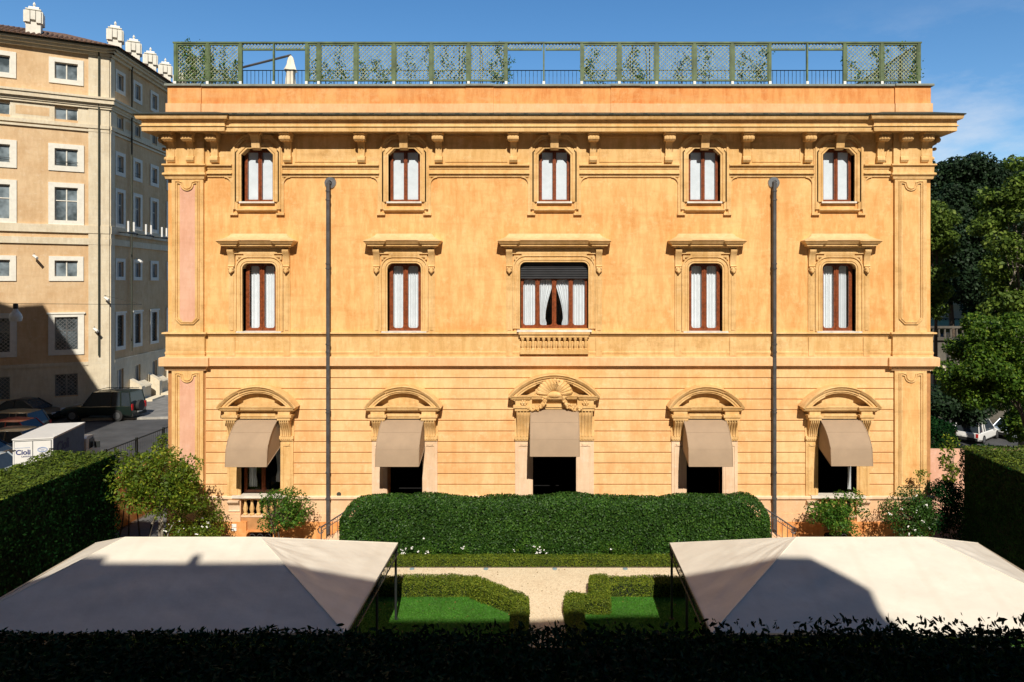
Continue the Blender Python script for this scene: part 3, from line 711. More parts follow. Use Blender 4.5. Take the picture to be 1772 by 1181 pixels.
# ---- ground floor openings
def ground_surround(i, c, hw, pil, jm, ph, arch_top, base_y, ent_y, nm):
    """pil = pilaster width px, ph = pediment half width px"""
    a,b = X(c-hw),X(c+hw)
    yb = 895 if nm == 'doorway' else 859
    m = MB(); m.sweep([(a,Z(yb)),(a,Z(ent_y+13.5)),(b,Z(ent_y+13.5)),(b,Z(yb))],[(0,-.42),(0,.07),(.04,.07),(.04,0)])
    w = m.build(nm, jm, villa)
    for s in (-1,1):
        m = MB()
        u,v = sorted((X(c+s*(hw+1.8)),X(c+s*(hw+pil))))
        m.box(u,v,D-.09,D+.02,Z(yb),Z(760))
        i0,i1 = sorted((X(c+s*(hw+pil*.25)),X(c+s*(hw+pil*.78)))); m.sweep([(i0,Z(yb-4)),(i0,Z(772)),(i1,Z(772)),(i1,Z(yb-4))],[(0,.085),(0,.115),(.025,.115),(.025,.085)],True)
        m.prism([(X(c+s*(hw+pil*.5))+.13*math.cos(R(t)),Z(768)-.09*abs(math.sin(R(t)))) for t in range(0,181,20)],D-.125,D-.08)
        m.build('pilaster', jm, w)
        k = MB()
        u,v = sorted((X(c+s*(hw-1)),X(c+s*(hw+pil+1))))
        k.box(u,v,D-.16,D,Z(760),Z(754.5)); k.box(u+.03,v-.03,D-.13,D,Z(763),Z(760))
        for q in range(6): k.box(u+.04+q*(v-u-.08)/6,u+.04+(q+.6)*(v-u-.08)/6,D-.155,D,Z(762),Z(759.9))
        e0 = ent_y+14
        h = Z(e0)-Z(754.5)
        prof = [(0,0),(.36,0),(.36,-.12),(.33,-.2),(.24,-.4),(.15,-.65),(.12,-.9),(.12,-1),(0,-1)]
        w0,w1 = (u+.09,v-.09)
        k.prism([(D-.02-p*.97,Z(e0)+h*q) for p,q in prof],w0,w1,'x')
        for q in range(5):
            xx = w0+.03+q*(w1-w0-.06)/4.0; k.prism([(D-.065-p,Z(e0)+h*z_) for p,z_ in prof[1:8]]+[(D,Z(754.6)),(D,Z(e0)-.01)],xx-.018,xx+.018,'x')
        k.box(u,v,D-.06,D,Z(754.4),Z(e0))
        k.box(u+.03,v-.03,D-.44,D,Z(e0),Z(e0-5)); k.box(u-.03,v+.03,D-.48,D,Z(e0-5),Z(e0-9))
        k.box(u+.05,v-.05,D-.40,D,Z(e0-9),Z(base_y+6))
        k.build('console','trim',w)
    p = MB()
    # entablature between
    p.box(X(c-hw-pil),X(c+hw+pil),D-.16,D,Z(ent_y+9),Z(base_y+7)); p.box(X(c-hw),X(c+hw),D-.24,D,Z(ent_y+9),Z(ent_y+4)); p.box(X(c-hw),X(c+hw),D-.20,D,Z(ent_y+13),Z(ent_y+9))
    # base cornice
    xl,xr = X(c-ph+9),X(c+ph-9)
    pr = [(-.05,Z(base_y+8)),(.0,Z(base_y+8)),(.03,Z(base_y+6)),(.08,Z(base_y+5)),(.10,Z(base_y+1.5)),(.13,Z(base_y)),(.13,Z(base_y-1)),(-.05,Z(base_y-1.5))]
    p.plan([(xl,D+.01),(xl,D-.38),(xl+.62,D-.38),(xl+.62,D-.31),(xr-.62,D-.31),(xr-.62,D-.38),(xr,D-.38),(xr,D+.01)], pr)
    # segmental arch
    rise = (base_y-arch_top)/44*1.0; half = (ph-3)/44.0
    Rr = (half*half+rise*rise)/(2*rise); ccz = Z(arch_top)-Rr; a0 = math.degrees(math.asin(half/Rr))
    X0 = X(c)
    pt = [(X0+Rr*math.sin(R(t)),ccz+Rr*math.cos(R(t))) for t in np.linspace(-a0,a0,25)]
    p.sweep(pt, [(-.27,.02),(-.27,.36),(-.22,.36),(-.21,.40),(-.13,.40),(-.12,.45),(-.06,.47),(-.02,.52),(.0,.52),(.015,.50),(.03,0)])
    # keyed blocks projecting in the arch
    for s in (-1,1):
        tt = a0*.42*s
        sub = [(X0+Rr*math.sin(R(t)),ccz+Rr*math.cos(R(t))) for t in np.linspace(tt if s>0 else -a0, a0 if s>0 else tt, 12)]
        p.sweep(sub, [(-.29,.02),(-.29,.42),(-.22,.42),(-.21,.45),(-.12,.45),(-.11,.50),(-.02,.56),(.005,.56),(.012,.52),(.012,.3)])
    p.build('pediment','trim',w)
    t_ = MB(); inner = [(X0+(Rr-.26)*math.sin(R(t)),ccz+(Rr-.26)*math.cos(R(t))) for t in np.linspace(-a0*.98,a0*.98,16)]
    inner = [q for q in inner if q[1] > Z(base_y)]
    t_.prism([(inner[0][0],Z(base_y))]+inner+[(inner[-1][0],Z(base_y))],D-.14,D)
    t_.build('tympanum','trim',w,smooth=False)
    return w
gs = [(0,gr_c[0],34.5,22.5,'trim',70,667,703,711,'window'),(1,gr_c[1],30.5,26,'cream',68.5,667,703,711,'doorway'),(2,959.5,37.5,30.5,'cream',81,647,684,695,'doorway'),
      (3,gr_c[3],31,26,'cream',68,667,703,711,'doorway'),(4,gr_c[4],33.5,21.5,'trim',70,667,703,711,'window')]
gw = [ground_surround(*g_) for g_ in gs]
for i in (0,4):
    w = gw[i]; c = gr_c[i]; hw = gs[i][2]; a,b = X(c-hw),X(c+hw)
    MB().box(a-.3,b+.3,D-.2,D+.3,Z(861),Z(857)).build('sill','sillwhite',w,smooth=False)
    if i == 0: casement(w,a+.02,b-.02,Z(857),Z(722),1,.10,.14,rounded=False)
    zb,zt = Z(857)+.1,Z(724)
    if i == 0:
        curtain(w,a+.15,a+.62,zb+.1,zt,waves=4,tie=('l',.6)); curtain(w,b-.7,b-.08,zb+.3,zt,waves=4,tie=('r',.35))
    else: curtain(w,b-.35,b-.05,zb,zt,waves=2,tie=('r',.35))
    for k in range(6):
        bb = MB(); xx = a+.14+k*(b-a-.28)/5; z0 = Z(893); hh = Z(861)-z0
        bb.lathe([(r,q*hh) for r,q in ((.09,0),(.09,.08),(.055,.12),(.095,.36),(.05,.62),(.045,.72),(.08,.84),(.085,.9),(.085,1))],(xx,D+.06,z0),8)
        bb.build('baluster','trim',w)
    MB().box(a,b,D-.02,D+.2,Z(896),Z(893)).build('balustrade_rail','cream',w,smooth=False)
    MB().box(a+.01,b-.01,D+.40,D+.44,Z(896),Z(861.5)).build('recess_back','interior',w,smooth=False)
    for s in (-1,1):
        q = MB(); xx = X(c+s*(hw+11)); console(q,xx-.22,xx+.22,865.5,886,.22,.06); q.build('bracket','cream',w)
# basement windows with scroll grilles
for (a,b,t,u) in OPm[15:17]:
    m = MB(); m.box(a,b,D+.28,D+.3,u,t); w = m.build('basement_window','interior',villa,smooth=False)
    m = MB(); corner_fill(m,a,b,t,.14,2,D-.08,D+.2); m.box(a-.01,b+.01,D-.09,D+.2,t+.008,t+.05); m.build('lintel','parapet',w,smooth=False)
    m = MB()
    for k in range(3):
        xx = a+.18+k*(b-a-.3)/2.4
        m.tube([(xx+.11*math.cos(q),D+.02,(t+u)/2+.11*math.sin(q)) for q in [j*.5 for j in range(12)]],.012,5)
    m.build('grille','pipe',w)
# shell and garlands over the central door
sh = MB(); scx, scz = X(959.5), Z(683)
for k in range(13):
    t = R(-78+k*13); L = .62; 
    pts = [(scx+math.sin(t)*L*f*1.12, D-.22-.22*math.sin(f*2.4), scz+.02+math.cos(t)*L*f) for f in (.15,.4,.7,.92,1.0)]
    sh.tube(pts,[.03,.06,.085,.10,.07],7)
for s in (-1,1):
    sh.ball((scx+s*.62,D-.3,scz+.02),.16,.12,.12); sh.ball((scx+s*.50,D-.36,scz+.0),.09,.09,.09)
sh.ball((scx,D-.36,scz+.03),.34,.12,.13,12,8)
shell = sh.build('shell_ornament','trim',gw[2])
for s in (-1,1):
    ga = MB()
    for k in range(26):
        f = k/25; bx = s*(.36+.04*math.sin(f*3)+.62*f**2.2); bz = -.05-.50*math.sin(min(1,f*1.15)*math.pi/2)+.05*f
        for j in range(3): ga.ball((scx+bx+rng.normal(0,.035),D-.46+rng.normal(0,.03),scz+bz+rng.normal(0,.035)),.05,.05,.05,6,4)
    ga.build('garland','trim',gw[2])
for s in (-1,1):
    q = MB(); xx = X(959.5+s*52.5)
    for k in range(6):
        t = R(k*60); q.ball((xx+.09*math.cos(t),D-.44,Z(695)+.07*math.sin(t)),.05,.04,.05,6,4)
    q.ball((xx,D-.46,Z(695)),.05,.05,.05); q.build('rosette','trim',gw[2])
# downspouts
for px in (570.5,1337.5):
    x = X(px); m = MB(); m.tube([(x+.03,D+.05,Z(315)),(x+.03,D-.14,Z(315)),(x+.01,D-.20,Z(318)),(x,D-.20,Z(326)),(x,D-.20,.02)],.075,10)
    dp = m.build('drainpipe','pipe',villa)
    r = MB(); r.tube([(x+.03,D+.02,Z(316)),(x+.03,D-.05,Z(316))],[.25,.22],16); r.build('flange','rim',dp)
    for zz_ in (330,345,455,463,595,608,707,712,815,860):
        r = MB(); r.tube([(x,D-.20,Z(zz_)),(x,D-.20,Z(zz_+2.5))],.095,10); r.box(x-.03,x+.03,D-.16,D,Z(zz_+2),Z(zz_+.5)); r.build('collar','pipe',dp)
# lower thicker part + house-number plaques + small vent
for (px,py,t_) in ((407.5,909,'1'),(407.5,915.5,'1A')):
    MB().box(X(px-4),X(px+4),D-.125,D-.09,Z(py+2.6),Z(py-2.6)).build('number_plaque','flower',villa,smooth=False)
m = MB(); m.tube([(X(587),D-.06,Z(856)),(X(587),D+.02,Z(856))],.09,12); m.build('vent','gutter',villa)

# ---- awnings (own things)
def awning(c, hw, ytop, ybot, label, p=1.37):
    a,b = X(c-hw),X(c+hw); zt = Z(ytop); zb = fz(ybot,p); zc = zb+.62
    t = thing('awning',(X(c),D-.2,zb),label,'awning','taupe awnings over the ground floor openings')
    prof = [(.30,zt)]
    n = 8
    for k in range(1,n+1):
        f = k/n*math.pi/2; g_=k/n; prof.append((.30+(p-.36)*(.55*math.sin(f)+.45*g_), zt-(zt-zc)*(.45*g_+.55*(1-math.cos(f)))))
    prof[-1] = (p-.06,zc); prof.append((p,zb))
    m = MB(); e = .012
    for q in (0,):
        vs = []; 
        for (pp,z) in prof: vs += [(a,D-pp,z),(b,D-pp,z)]
        m.add(vs,[(2*i,2*i+1,2*i+3,2*i+2) for i in range(len(prof)-1)])
    m.build('canopy','awning',t)
    for x in (a,b):
        s = MB(); s.add([(x,D-pp,z) for pp,z in prof]+[(x,D-.05,zb+.42),(x,D-.30,zb+.34) if False else (x,D-.05,zt)],[tuple(range(len(prof)+2))]); s.build('side_panel','awning',t,smooth=False)
    f = MB(); f.tube([(a,D-p+.01,zb),(b,D-p+.01,zb)],.018,6); f.tube([(a,D-prof[4][0]-.004,prof[4][1]),(b,D-prof[4][0]-.004,prof[4][1])],.008,5); f.tube([(a,D-p+.07,zc),(b,D-p+.07,zc)],.014,6)
    for x in (a,b):
        f.tube([(x,D-pp,z+.006) for pp,z in prof],.016,6); f.tube([(x,D-.05,zb+.45),(x,D-p,zb)],.014,6)
    f.build('frame','awning',t)
    br = MB(); br.tube([(a+.1,D-.1,zc-.2),(a+.1,D-p+.1,zb+.1)],.012,5); br.tube([(b-.1,D-.1,zc-.2),(b-.1,D-p+.1,zb+.1)],.012,5); br.build('arm','darkmetal',t)
awning(452,34,725,809,'taupe canvas awning over the leftmost ground floor window, curtains and leafy shrub below it')
awning(700.5,35.5,725,808.5,'taupe canvas awning over the left garden door, just right of the left drainpipe')
awning(959.5,40.5,708,791,'taupe canvas awning over the central door, under the carved shell and garlands')
awning(1216,36,725,808.5,'taupe canvas awning over the right garden door, just left of the right drainpipe')
awning(1448,34,725,807.5,'taupe canvas awning over the rightmost ground floor window, next to the corner pilaster')

# ---- terrace stairs, landing, railings
st = thing('terrace_stairs',(X(959.5),D-.5,0),'pale stone steps and landing before the villa doors, hidden behind the clipped hedge','stairs')
MB().box(-7.1,7.5,D-1.0,D-.11,0,1.0).build('landing','cream',st,smooth=False)
m = MB()
for k in range(6):
    m.box(-8.9+k*.3,-7.1,D-1.0,D-.11,k*.165+.004,(k+1)*.165-.001 if k<5 else .99); m.box(7.5,9.3-k*.3,D-1.0,D-.11,k*.165+.004,(k+1)*.165-.001 if k<5 else .99)
m.build('step','cream',st,smooth=False)
for s,lab in ((-1,'wrought iron stair railing with scroll end at the left end of the clipped hedge'),(1,'wrought iron stair railing with scroll end at the right end of the clipped hedge')):
    y = D-.95
    x_out = fx(556,.95) if s < 0 else fx(1372,.95)
    x_in = fx(632,.95) if s < 0 else fx(1298,.95)
    t = thing('stair_railing',(x_out,y,0),lab,'railing','stair railings')
    z0,z1 = .92,2.0
    hr = MB(); hr.tube([(x_out,y,z0),(x_in,y,z1),(x_in+(-s)*1.2,y,z1+.05)],.028,6)
    hr.tube([(x_out,y,z0-.16),(x_in,y,z1-.16)],.014,5)
    hr.tube([(x_out-s*.0+s*.0,y,z0)]+[(x_out+s*(.02+.10*math.sin(q)),y,z0-.12+.12*math.cos(q)) for q in [j*.55 for j in range(9)]],.022,6)
    hr.build('handrail','pipe',t)
    n = 9
    for k in range(n):
        f = k/(n-1); xx = x_out+(x_in-x_out)*f; zt = z0+(z1-z0)*f
        b = MB(); b.tube([(xx,y,max(.02,zt-.98)),(xx,y,zt)],.022 if k in (0,4,8) else .012,6)
        if k < n-1:
            cx_ = xx+(x_in-x_out)/(n-1)/2; b.tube([(cx_+.05*math.cos(q),y,zt-.02+.05*math.sin(q)) for q in [j*.6 for j in range(11)]],.009,5)
        b.build('baluster','pipe',t)

# ---- clipped hedge in front of the landing
x0h,x1h = (588-CX)*25.3/F,(1333-CX)*25.3/F
hP, hQ = hedge_pts(x0h,x1h,25.15,26.0,0.05,2.28, 1500, .42, .07, 'tflr', .07, 3)
dd = np.minimum(hP[:,0]-x0h, x1h-hP[:,0]); sh_ = np.clip(1-dd/.95,0,1)
hP[:,2] -= sh_**2*.55*np.clip((hP[:,2]-.6)/1.6,0,1)
hP[:,2] += (.05*np.sin(hP[:,0]*1.1+.8)+.03*np.sin(hP[:,0]*2.7))*np.clip(hP[:,2]/2,0,1)
t = thing('clipped_hedge',((x0h+x1h)/2,25.6,0),'long glossy dark green clipped hedge with rounded ends, in front of the villa doors','hedge')
leaf_obj('foliage',hP,hQ,.085,'leaf_hedge',t,.55,wid=.55)
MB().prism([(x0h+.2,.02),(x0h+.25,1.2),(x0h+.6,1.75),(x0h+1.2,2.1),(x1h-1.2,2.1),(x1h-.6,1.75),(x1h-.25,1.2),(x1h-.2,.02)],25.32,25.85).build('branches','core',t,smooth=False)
# sprigs along the top
# ---- low box border along the path
hedge('box_border','low clipped box border between the white flowers and the gravel path',((560-CX)*24.7/F,(1400-CX)*24.7/F,24.6,24.95,0,.34),2600,.05,'leaf_box',.06,.03,'tflr',.03,core=.06)
# flowers
fl = [(735,950,.33,.6),(800,960,.30,.3),(892,964,.26,.1),(935,962,.30,1.0),(1075,950,.50,.1),(699,950,.25,.7)]
fllab = ['white flowering rose bush second from the left behind the box border','sparse pale green bush between two flowering bushes behind the box border','small low bush with few flowers, left of the broad white flowered one','broad low bush crowded with white blossoms behind the box border near the middle','tall loose pale green bush right of the middle behind the box border','white flowering bush beside the far corner pole of the left tent']
for (px,py,r,fd),lb in zip(fl,fllab):
    x,y,_ = at(px,py,25.02); z = .35
    t = thing('flower_bush',(x,y,0),lb,'bush','low bushes behind the box border')
    P,Q = clump_pts([(x+rng.normal(0,r*.6),y+rng.normal(0,.04),z+abs(rng.normal(0,r*.4))) for _ in range(9)],[r*.45]*9,2600,.8)
    P[:,1] = 25.05+(P[:,1]-25.05)*.4
    leaf_obj('foliage',P,Q,.06,'leaf_mid',t,.9)
    k = int(10*fd); f = MB()
    for _ in range(k):
        fx_,fz_ = x+rng.normal(0,r*.55),z+abs(rng.normal(0,r*.55)); s_=.02+.014*rng.random()
        for j in range(4): f.ball((fx_+rng.normal(0,.018),24.93+rng.normal(0,.015),fz_+rng.normal(0,.018)),s_*.8,s_*.7,s_*.6,6,4)
    if k: f.build('blossom','flower',t)
# ---- parterre hedges
def poly_hedge(name,label,segs,h,group):
    t = thing(name,(segs[0][0],segs[0][1],0),label,'hedge',group)
    Ps,Qs = [],[]; core = MB()
    for (xa,ya,xb,yb,w,hh) in segs:
        L = math.hypot(xb-xa,yb-ya); P,Q = hedge_pts(-L/2-.02,L/2+.02,-w/2,w/2,0,hh,3000,.10,.06,'tfblr',.045,xa)
        an = math.atan2(yb-ya,xb-xa); c,s = math.cos(an),math.sin(an); mx,my=(xa+xb)/2,(ya+yb)/2
        P2 = P.copy(); P2[:,0]=mx+P[:,0]*c-P[:,1]*s; P2[:,1]=my+P[:,0]*s+P[:,1]*c
        Q2 = Q.copy(); Q2[:,0]=Q[:,0]*c-Q[:,1]*s; Q2[:,1]=Q[:,0]*s+Q[:,1]*c
        Ps.append(P2);Qs.append(Q2)
        cr = [(-L/2+.06,-w/2+.06),(L/2-.06,-w/2+.06),(L/2-.06,w/2-.06),(-L/2+.06,w/2-.06)]
        core.prism([(mx+u*c-v*s,my+u*s+v*c) for u,v in cr],.0,hh-.07,'z')
    leaf_obj('foliage',np.concatenate(Ps),np.concatenate(Qs),.048,'leaf_box',t,.8)
    core.build('branches','core',t,smooth=False)
poly_hedge('parterre_hedge','low box hedge bending diagonally around the left lawn toward the gravel path',[(-12,22.5,-2.35,22.5,.60,.5),(-2.45,22.45,-.95,21.25,.60,.5),(-.88,21.3,-.80,16,.50,.5)],.5,'parterre hedges')
poly_hedge('parterre_hedge','low box hedge stepping in square notches around the right lawn beside the gravel path',[(1.75,22.5,12,22.5,.60,.5),(1.62,22.75,1.62,21.5,.62,.56),(.62,21.3,1.85,21.3,.5,.45),(.78,21.5,.78,16,.52,.5)],.5,'parterre hedges')
# path spotlights sunk in the gravel
for i,(px,lb) in enumerate(((713,'left'),(841,'second'),(960,'third'),(1082,'rightmost'))):
    x,y,_ = at(px,985,24.42)
    m = MB(); m.lathe([(.085,0),(.09,.02),(.07,.035),(.03,.04)],(0,0,0),14)
    o = m.build('path_light',plain('pale_lamp_glass',(.22,.29,.32),.3),loc=(x,y,.001),label='small round ground light in the gravel beside the box border, '+{'left':'leftmost of the four','second':'second from the left','third':'third from the left','rightmost':'rightmost of the four'}[lb],category='ground light',group='ground lights along the path')
    o.data.transform(__import__('mathutils').Matrix.Translation((x,y,.001)))

# ---- side hedges
def bigface(box): return box
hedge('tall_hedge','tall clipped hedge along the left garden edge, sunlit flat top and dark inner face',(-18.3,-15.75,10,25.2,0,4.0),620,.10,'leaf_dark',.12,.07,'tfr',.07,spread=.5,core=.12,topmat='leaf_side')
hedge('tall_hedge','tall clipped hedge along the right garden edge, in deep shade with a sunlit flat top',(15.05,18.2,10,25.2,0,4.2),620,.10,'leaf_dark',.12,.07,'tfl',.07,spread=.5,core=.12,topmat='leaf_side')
# ---- foreground hedge on the balcony
xs = rng.uniform(-5.7,5.7,900); k=[]
spP=[];spQ=[]
for x in xs:
    h_ = rng.uniform(.01,.065); n=5; z0 = 6.9+.017*x
    for j in range(n):
        spP.append((x+rng.normal(0,.02),6.45+rng.uniform(-.9,.12),z0+h_*j/n+.02)); spQ.append((rng.normal(0,1),rng.normal(0,1),.2))
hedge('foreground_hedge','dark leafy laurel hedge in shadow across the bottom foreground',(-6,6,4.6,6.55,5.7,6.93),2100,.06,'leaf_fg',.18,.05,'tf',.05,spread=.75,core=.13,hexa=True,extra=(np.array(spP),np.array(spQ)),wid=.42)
bc = thing('opposite_building',(-8,-7.5,0),'building behind the viewpoint whose shadow falls across the two tents','building')
m = MB(); m.box(-30,9.6,-14,-1.2,-.05,19.3); m.build('wall','pal_wall',bc,smooth=False)
m = MB(); m.prism([(-30.4,19.3),(9.9,19.3),(9.6,19.8),(8.9,20.6),(5,20.7),(2,20.4),(-30.4,20.35)],-14.3,-1.0); m.build('roof','tile',bc,smooth=False)
for xa,xb,zt_ in ((-10.0,-9.0,21.1),(-6.85,-6.6,21.2)): MB().box(xa,xb,-2.2,-1.5,20.3,zt_).build('chimney','pal_stone',bc,smooth=False)
MB().box(9.6,10.0,-2.4,-1.3,18.0,18.5).build('cornice_block','pal_stone',bc,smooth=False)
MB().box(9.6,9.85,-2.4,-1.3,18.5,18.75).build('cornice_block','pal_stone',bc,smooth=False)
m = MB(); m.box(-14,8.6,-1.2,6.9,5.2,5.6); m.build('terrace','pave',bc,smooth=False)
for k in range(6):
    for zz_ in (7,11.5,16):
        x = -26+k*6.2
        if abs(x) < 2 and zz_ < 13: continue
        m = MB(); m.box(x-.7,x+.7,-1.24,-1.19,zz_,zz_+2.2); m.build('window','pal_glass',bc,smooth=False)

# ================================================================== TENTS
def tent(label,xl,xr,rl,rr,poles):
    yf,yn,yr = 20.8,15.45,18.15; ze,zr = 2.3,3.46
    t = thing('garden_tent',((xl+xr)/2,yr,0),label,'tent','garden tents')
    m = MB()
    A,B,C_,D_ = (xl,yn,ze),(xr,yn,ze),(xr,yf,ze),(xl,yf,ze); E,G = (rl,yr,zr),(rr,yr,zr)
    def face(c1,c2,r1,r2,sag=.07,n=36):
        vs=[]
        for j in range(n+1):
            f=j/n
            for i in range(n+1):
                u=i/n
                p=[(c1[k]*(1-u)+c2[k]*u)*(1-f)+(r1[k]*(1-u)+r2[k]*u)*f for k in range(3)]
                p[2]-=sag*math.sin(math.pi*u)*(1-f)*.6+sag*math.sin(math.pi*f)*.5*math.sin(math.pi*u)
                e_=min(f,1-f,u,1-u)*4; e_=min(1,e_)
                p[2]+=e_*(.012*math.sin(u*23+f*9+math.sin(f*7)*2)+.010*math.sin(f*17-u*11+math.sin(u*13))+.006*math.sin(u*61+f*31))
                vs.append(p)
        q=n+1; m.add(vs,[(j*q+i,j*q+i+1,(j+1)*q+i+1,(j+1)*q+i) for j in range(n) for i in range(n)])
    face(A,B,E,G); face(B,C_,G,G,.07); face(C_,D_,G,E); face(D_,A,E,E,.07)
    m.build('canopy','tent',t)
    sm = MB()
    for a,b in ((A,E),(D_,E),(B,G),(C_,G),(E,G)): sm.tube([(a[0],a[1],a[2]+.004),(b[0],b[1],b[2]+.004)],.012,5)
    sm.build('seam','canvas',t)
    vl = MB()
    for a,b in ((A,B),(B,C_),(C_,D_),(D_,A)): vl.quad((a[0],a[1],a[2]+.01),(b[0],b[1],b[2]+.01),(b[0],b[1],b[2]-.05),(a[0],a[1],a[2]-.05))
    vl.build('hem','tent',t)
    tr = MB()
    def edge(a,b):
        a=Vector(a);b=Vector(b)
        for dz in (-.05,-.33): tr.tube([a+Vector((0,0,dz)),b+Vector((0,0,dz))],.02,5)
        n=int((b-a).length/.30)
        for k in range(n):
            c=a+(b-a)*((k+.5)/n)+Vector((0,0,-.19)); d=(b-a).normalized()
            tr.tube([c+d*(.10*math.cos(q))+Vector((0,0,.12*math.sin(q))) for q in [j*.7 for j in range(10)]],.011,4)
    for a,b in ((A,B),(B,C_),(C_,D_),(D_,A)): edge(a,b)
    tr.build('scrollwork_beam','darkmetal',t)
    for (x,y) in ((xl,yn),(xr,yn),(xl,yf),(xr,yf),(xl,(yn+yf)/2+.3),(xr,(yn+yf)/2+.3)):
        sx = .05 if x==xl else -.05
        p = MB(); p.tube([(x+sx,y+(-.05 if y==yf else .05),0),(x+sx,y+(-.05 if y==yf else .05),ze-.03)],.038,8); p.tube([(x+sx,y,0),(x+sx,y,.03)],.09,8); p.build('pole','darkmetal',t)
    rf = MB()
    for a,b in ((A,E),(D_,E),(B,G),(C_,G),(E,G)): rf.tube([(a[0],a[1],a[2]-.04),(b[0],b[1],b[2]-.04)],.02,5)
    rf.build('rafter','darkmetal',t)
tent('large hipped off-white garden tent on the left, mostly in shadow',-13.75,-4.58,-11.2,-7.64,None)
tent('large hipped off-white garden tent on the right, its right half in full sun',3.66,13.0,6.54,10.0,None)

# ================================================================== TRELLIS ROOF GARDEN
ty = D+.18; tz0,tz1 = Z(142.5)+.0,Z(75.5)
tz0 = fz(143,-.18)+.06; tz1 = fz(75,-.18)
def TX(px): return fx(px,-.18)
lf = thing('lattice_fence',(TX(950),ty,Z(144)),'long green wooden lattice fence along the roof edge with three open bays','fence')
posts = [304,360,417,474,531,552,616.5,682,746.5,811,876,941,1006.5,1071.5,1136,1201.5,1267,1332,1396.5,1461,1525.5,1590]
openb = {(417,474),(474,531),(876,941),(941,1006.5),(1332,1396.5),(1396.5,1461)}
for px in posts:
    thin = px in (474,941,1396.5); w = .03 if thin else .058
    x = TX(px); m = MB(); m.box(x-w,x+w,ty-.05,ty+.05,tz0-.12,tz1); 
    p = m.build('post','green',lf,smooth=False)
    MB().box(x-.05,x+.05,ty-.07,ty-.045,tz0-.13,tz0-.01).build('foot_plate','flower',p,smooth=False)
m = MB(); m.box(TX(300),TX(1594),ty-.06,ty+.06,tz1-.0,tz1+.06); m.build('top_rail','green',lf,smooth=False)
def lattice(par,x0,x1,z0,z1,y,sp=.155,w=.025,mk=None):
    m = MB(); mk = mk or (lambda u,v,q:(u,q,v))
    for sgn in (1,-1):
        c = -(z1-z0) if sgn == 1 else 0
        end = (x1-x0) if sgn == 1 else (x1-x0)+(z1-z0)
        k = c+sp*.5
        while k < end:
            # line: u - sgn*v = k
            pts = []
            for v in (0,z1-z0):
                u = k+sgn*v
                if -1e-9 <= u <= x1-x0+1e-9: pts.append((u,v))
            for u in (0,x1-x0):
                v = (u-k)*sgn
                if 0 < v < z1-z0: pts.append((u,v))
            if len(pts) >= 2:
                (ua,va),(ub,vb) = pts[0],pts[-1]
                L = math.hypot(ub-ua,vb-va)
                if L > .05:
                    nx,nz_ = -(vb-va)/L*w/2,(ub-ua)/L*w/2; yy = y+(0.0 if sgn==1 else .014)
                    q = [(x0+ua+nx,z0+va+nz_),(x0+ub+nx,z0+vb+nz_),(x0+ub-nx,z0+vb-nz_),(x0+ua-nx,z0+va-nz_)]
                    m.add([mk(a,b,yy-.006) for a,b in q]+[mk(a,b,yy+.006) for a,b in q],[(0,1,2,3),(7,6,5,4),(0,1,5,4),(2,3,7,6)])
            k += sp
    return m
for a,b in zip(posts[:-1],posts[1:]):
    x0,x1 = TX(a)+.07,TX(b)-.07
    fr = MB()
    if (a,b) in openb:
        z0 = fz(84,-.18); fr.box(x0,x1,ty-.03,ty+.03,z0-.07,z0); m = lattice(lf,x0,x1,z0,tz1,ty,.13)
        o = m.build('lattice_panel','greenlat',lf,smooth=False)
        fr.build('rail','green',o,smooth=False)
    else:
        m = lattice(lf,x0+.0,x1,tz0+.05,tz1,ty); o = m.build('lattice_panel','greenlat',lf,smooth=False)
        fr.box(x0,x1,ty-.035,ty+.035,tz0,tz0+.06); fr.box(x0,x1,ty-.035,ty+.035,tz1-.07,tz1-.005); fr.box(x0-.01,x0+.035,ty-.03,ty+.03,tz0+.06,tz1-.07); fr.box(x1-.035,x1+.01,ty-.03,ty+.03,tz0+.06,tz1-.07)
        fr.build('rail','green',o,smooth=False)
for xs_,sg in ((TX(301),-1),(TX(1593),1)):   # side returns
    for k in range(4):
        m = lattice(lf,0,1.45,tz0+.05,tz1,0,mk=lambda u,v,q,k=k,xs_=xs_:(xs_+q,ty+.1+k*1.5+u,v)); m.build('lattice_panel','greenlat',lf,smooth=False)
        m = MB(); m.box(xs_-.05,xs_+.05,ty+1.52+k*1.5,ty+1.6+k*1.5,tz0-.1,tz1+.06); m.build('post','green',lf,smooth=False)
    m = MB(); m.box(xs_-.04,xs_+.04,ty+.06,ty+6.1,tz1,tz1+.06); m.build('top_rail','green',lf,smooth=False)
# iron guard rail behind
gr = thing('guard_rail',(TX(950),ty+.8,Z(144)),'thin black iron guard rail behind the lattice, seen in the three open bays','railing')
m = MB(); zt = fz(121.5,-1); m.tube([(fx(312,-1),D+1,zt),(fx(1590,-1),D+1,zt)],.02,5); m.tube([(fx(312,-1),D+1,ztop+.35),(fx(1590,-1),D+1,ztop+.35)],.015,5)
m.build('rail','darkmetal',gr)
m = MB(); x = fx(312,-1)
while x < fx(1590,-1): m.box(x-.008,x+.008,D+.992,D+1.008,ztop,zt); x += .16
m.build('bars','darkmetal',gr,smooth=False)
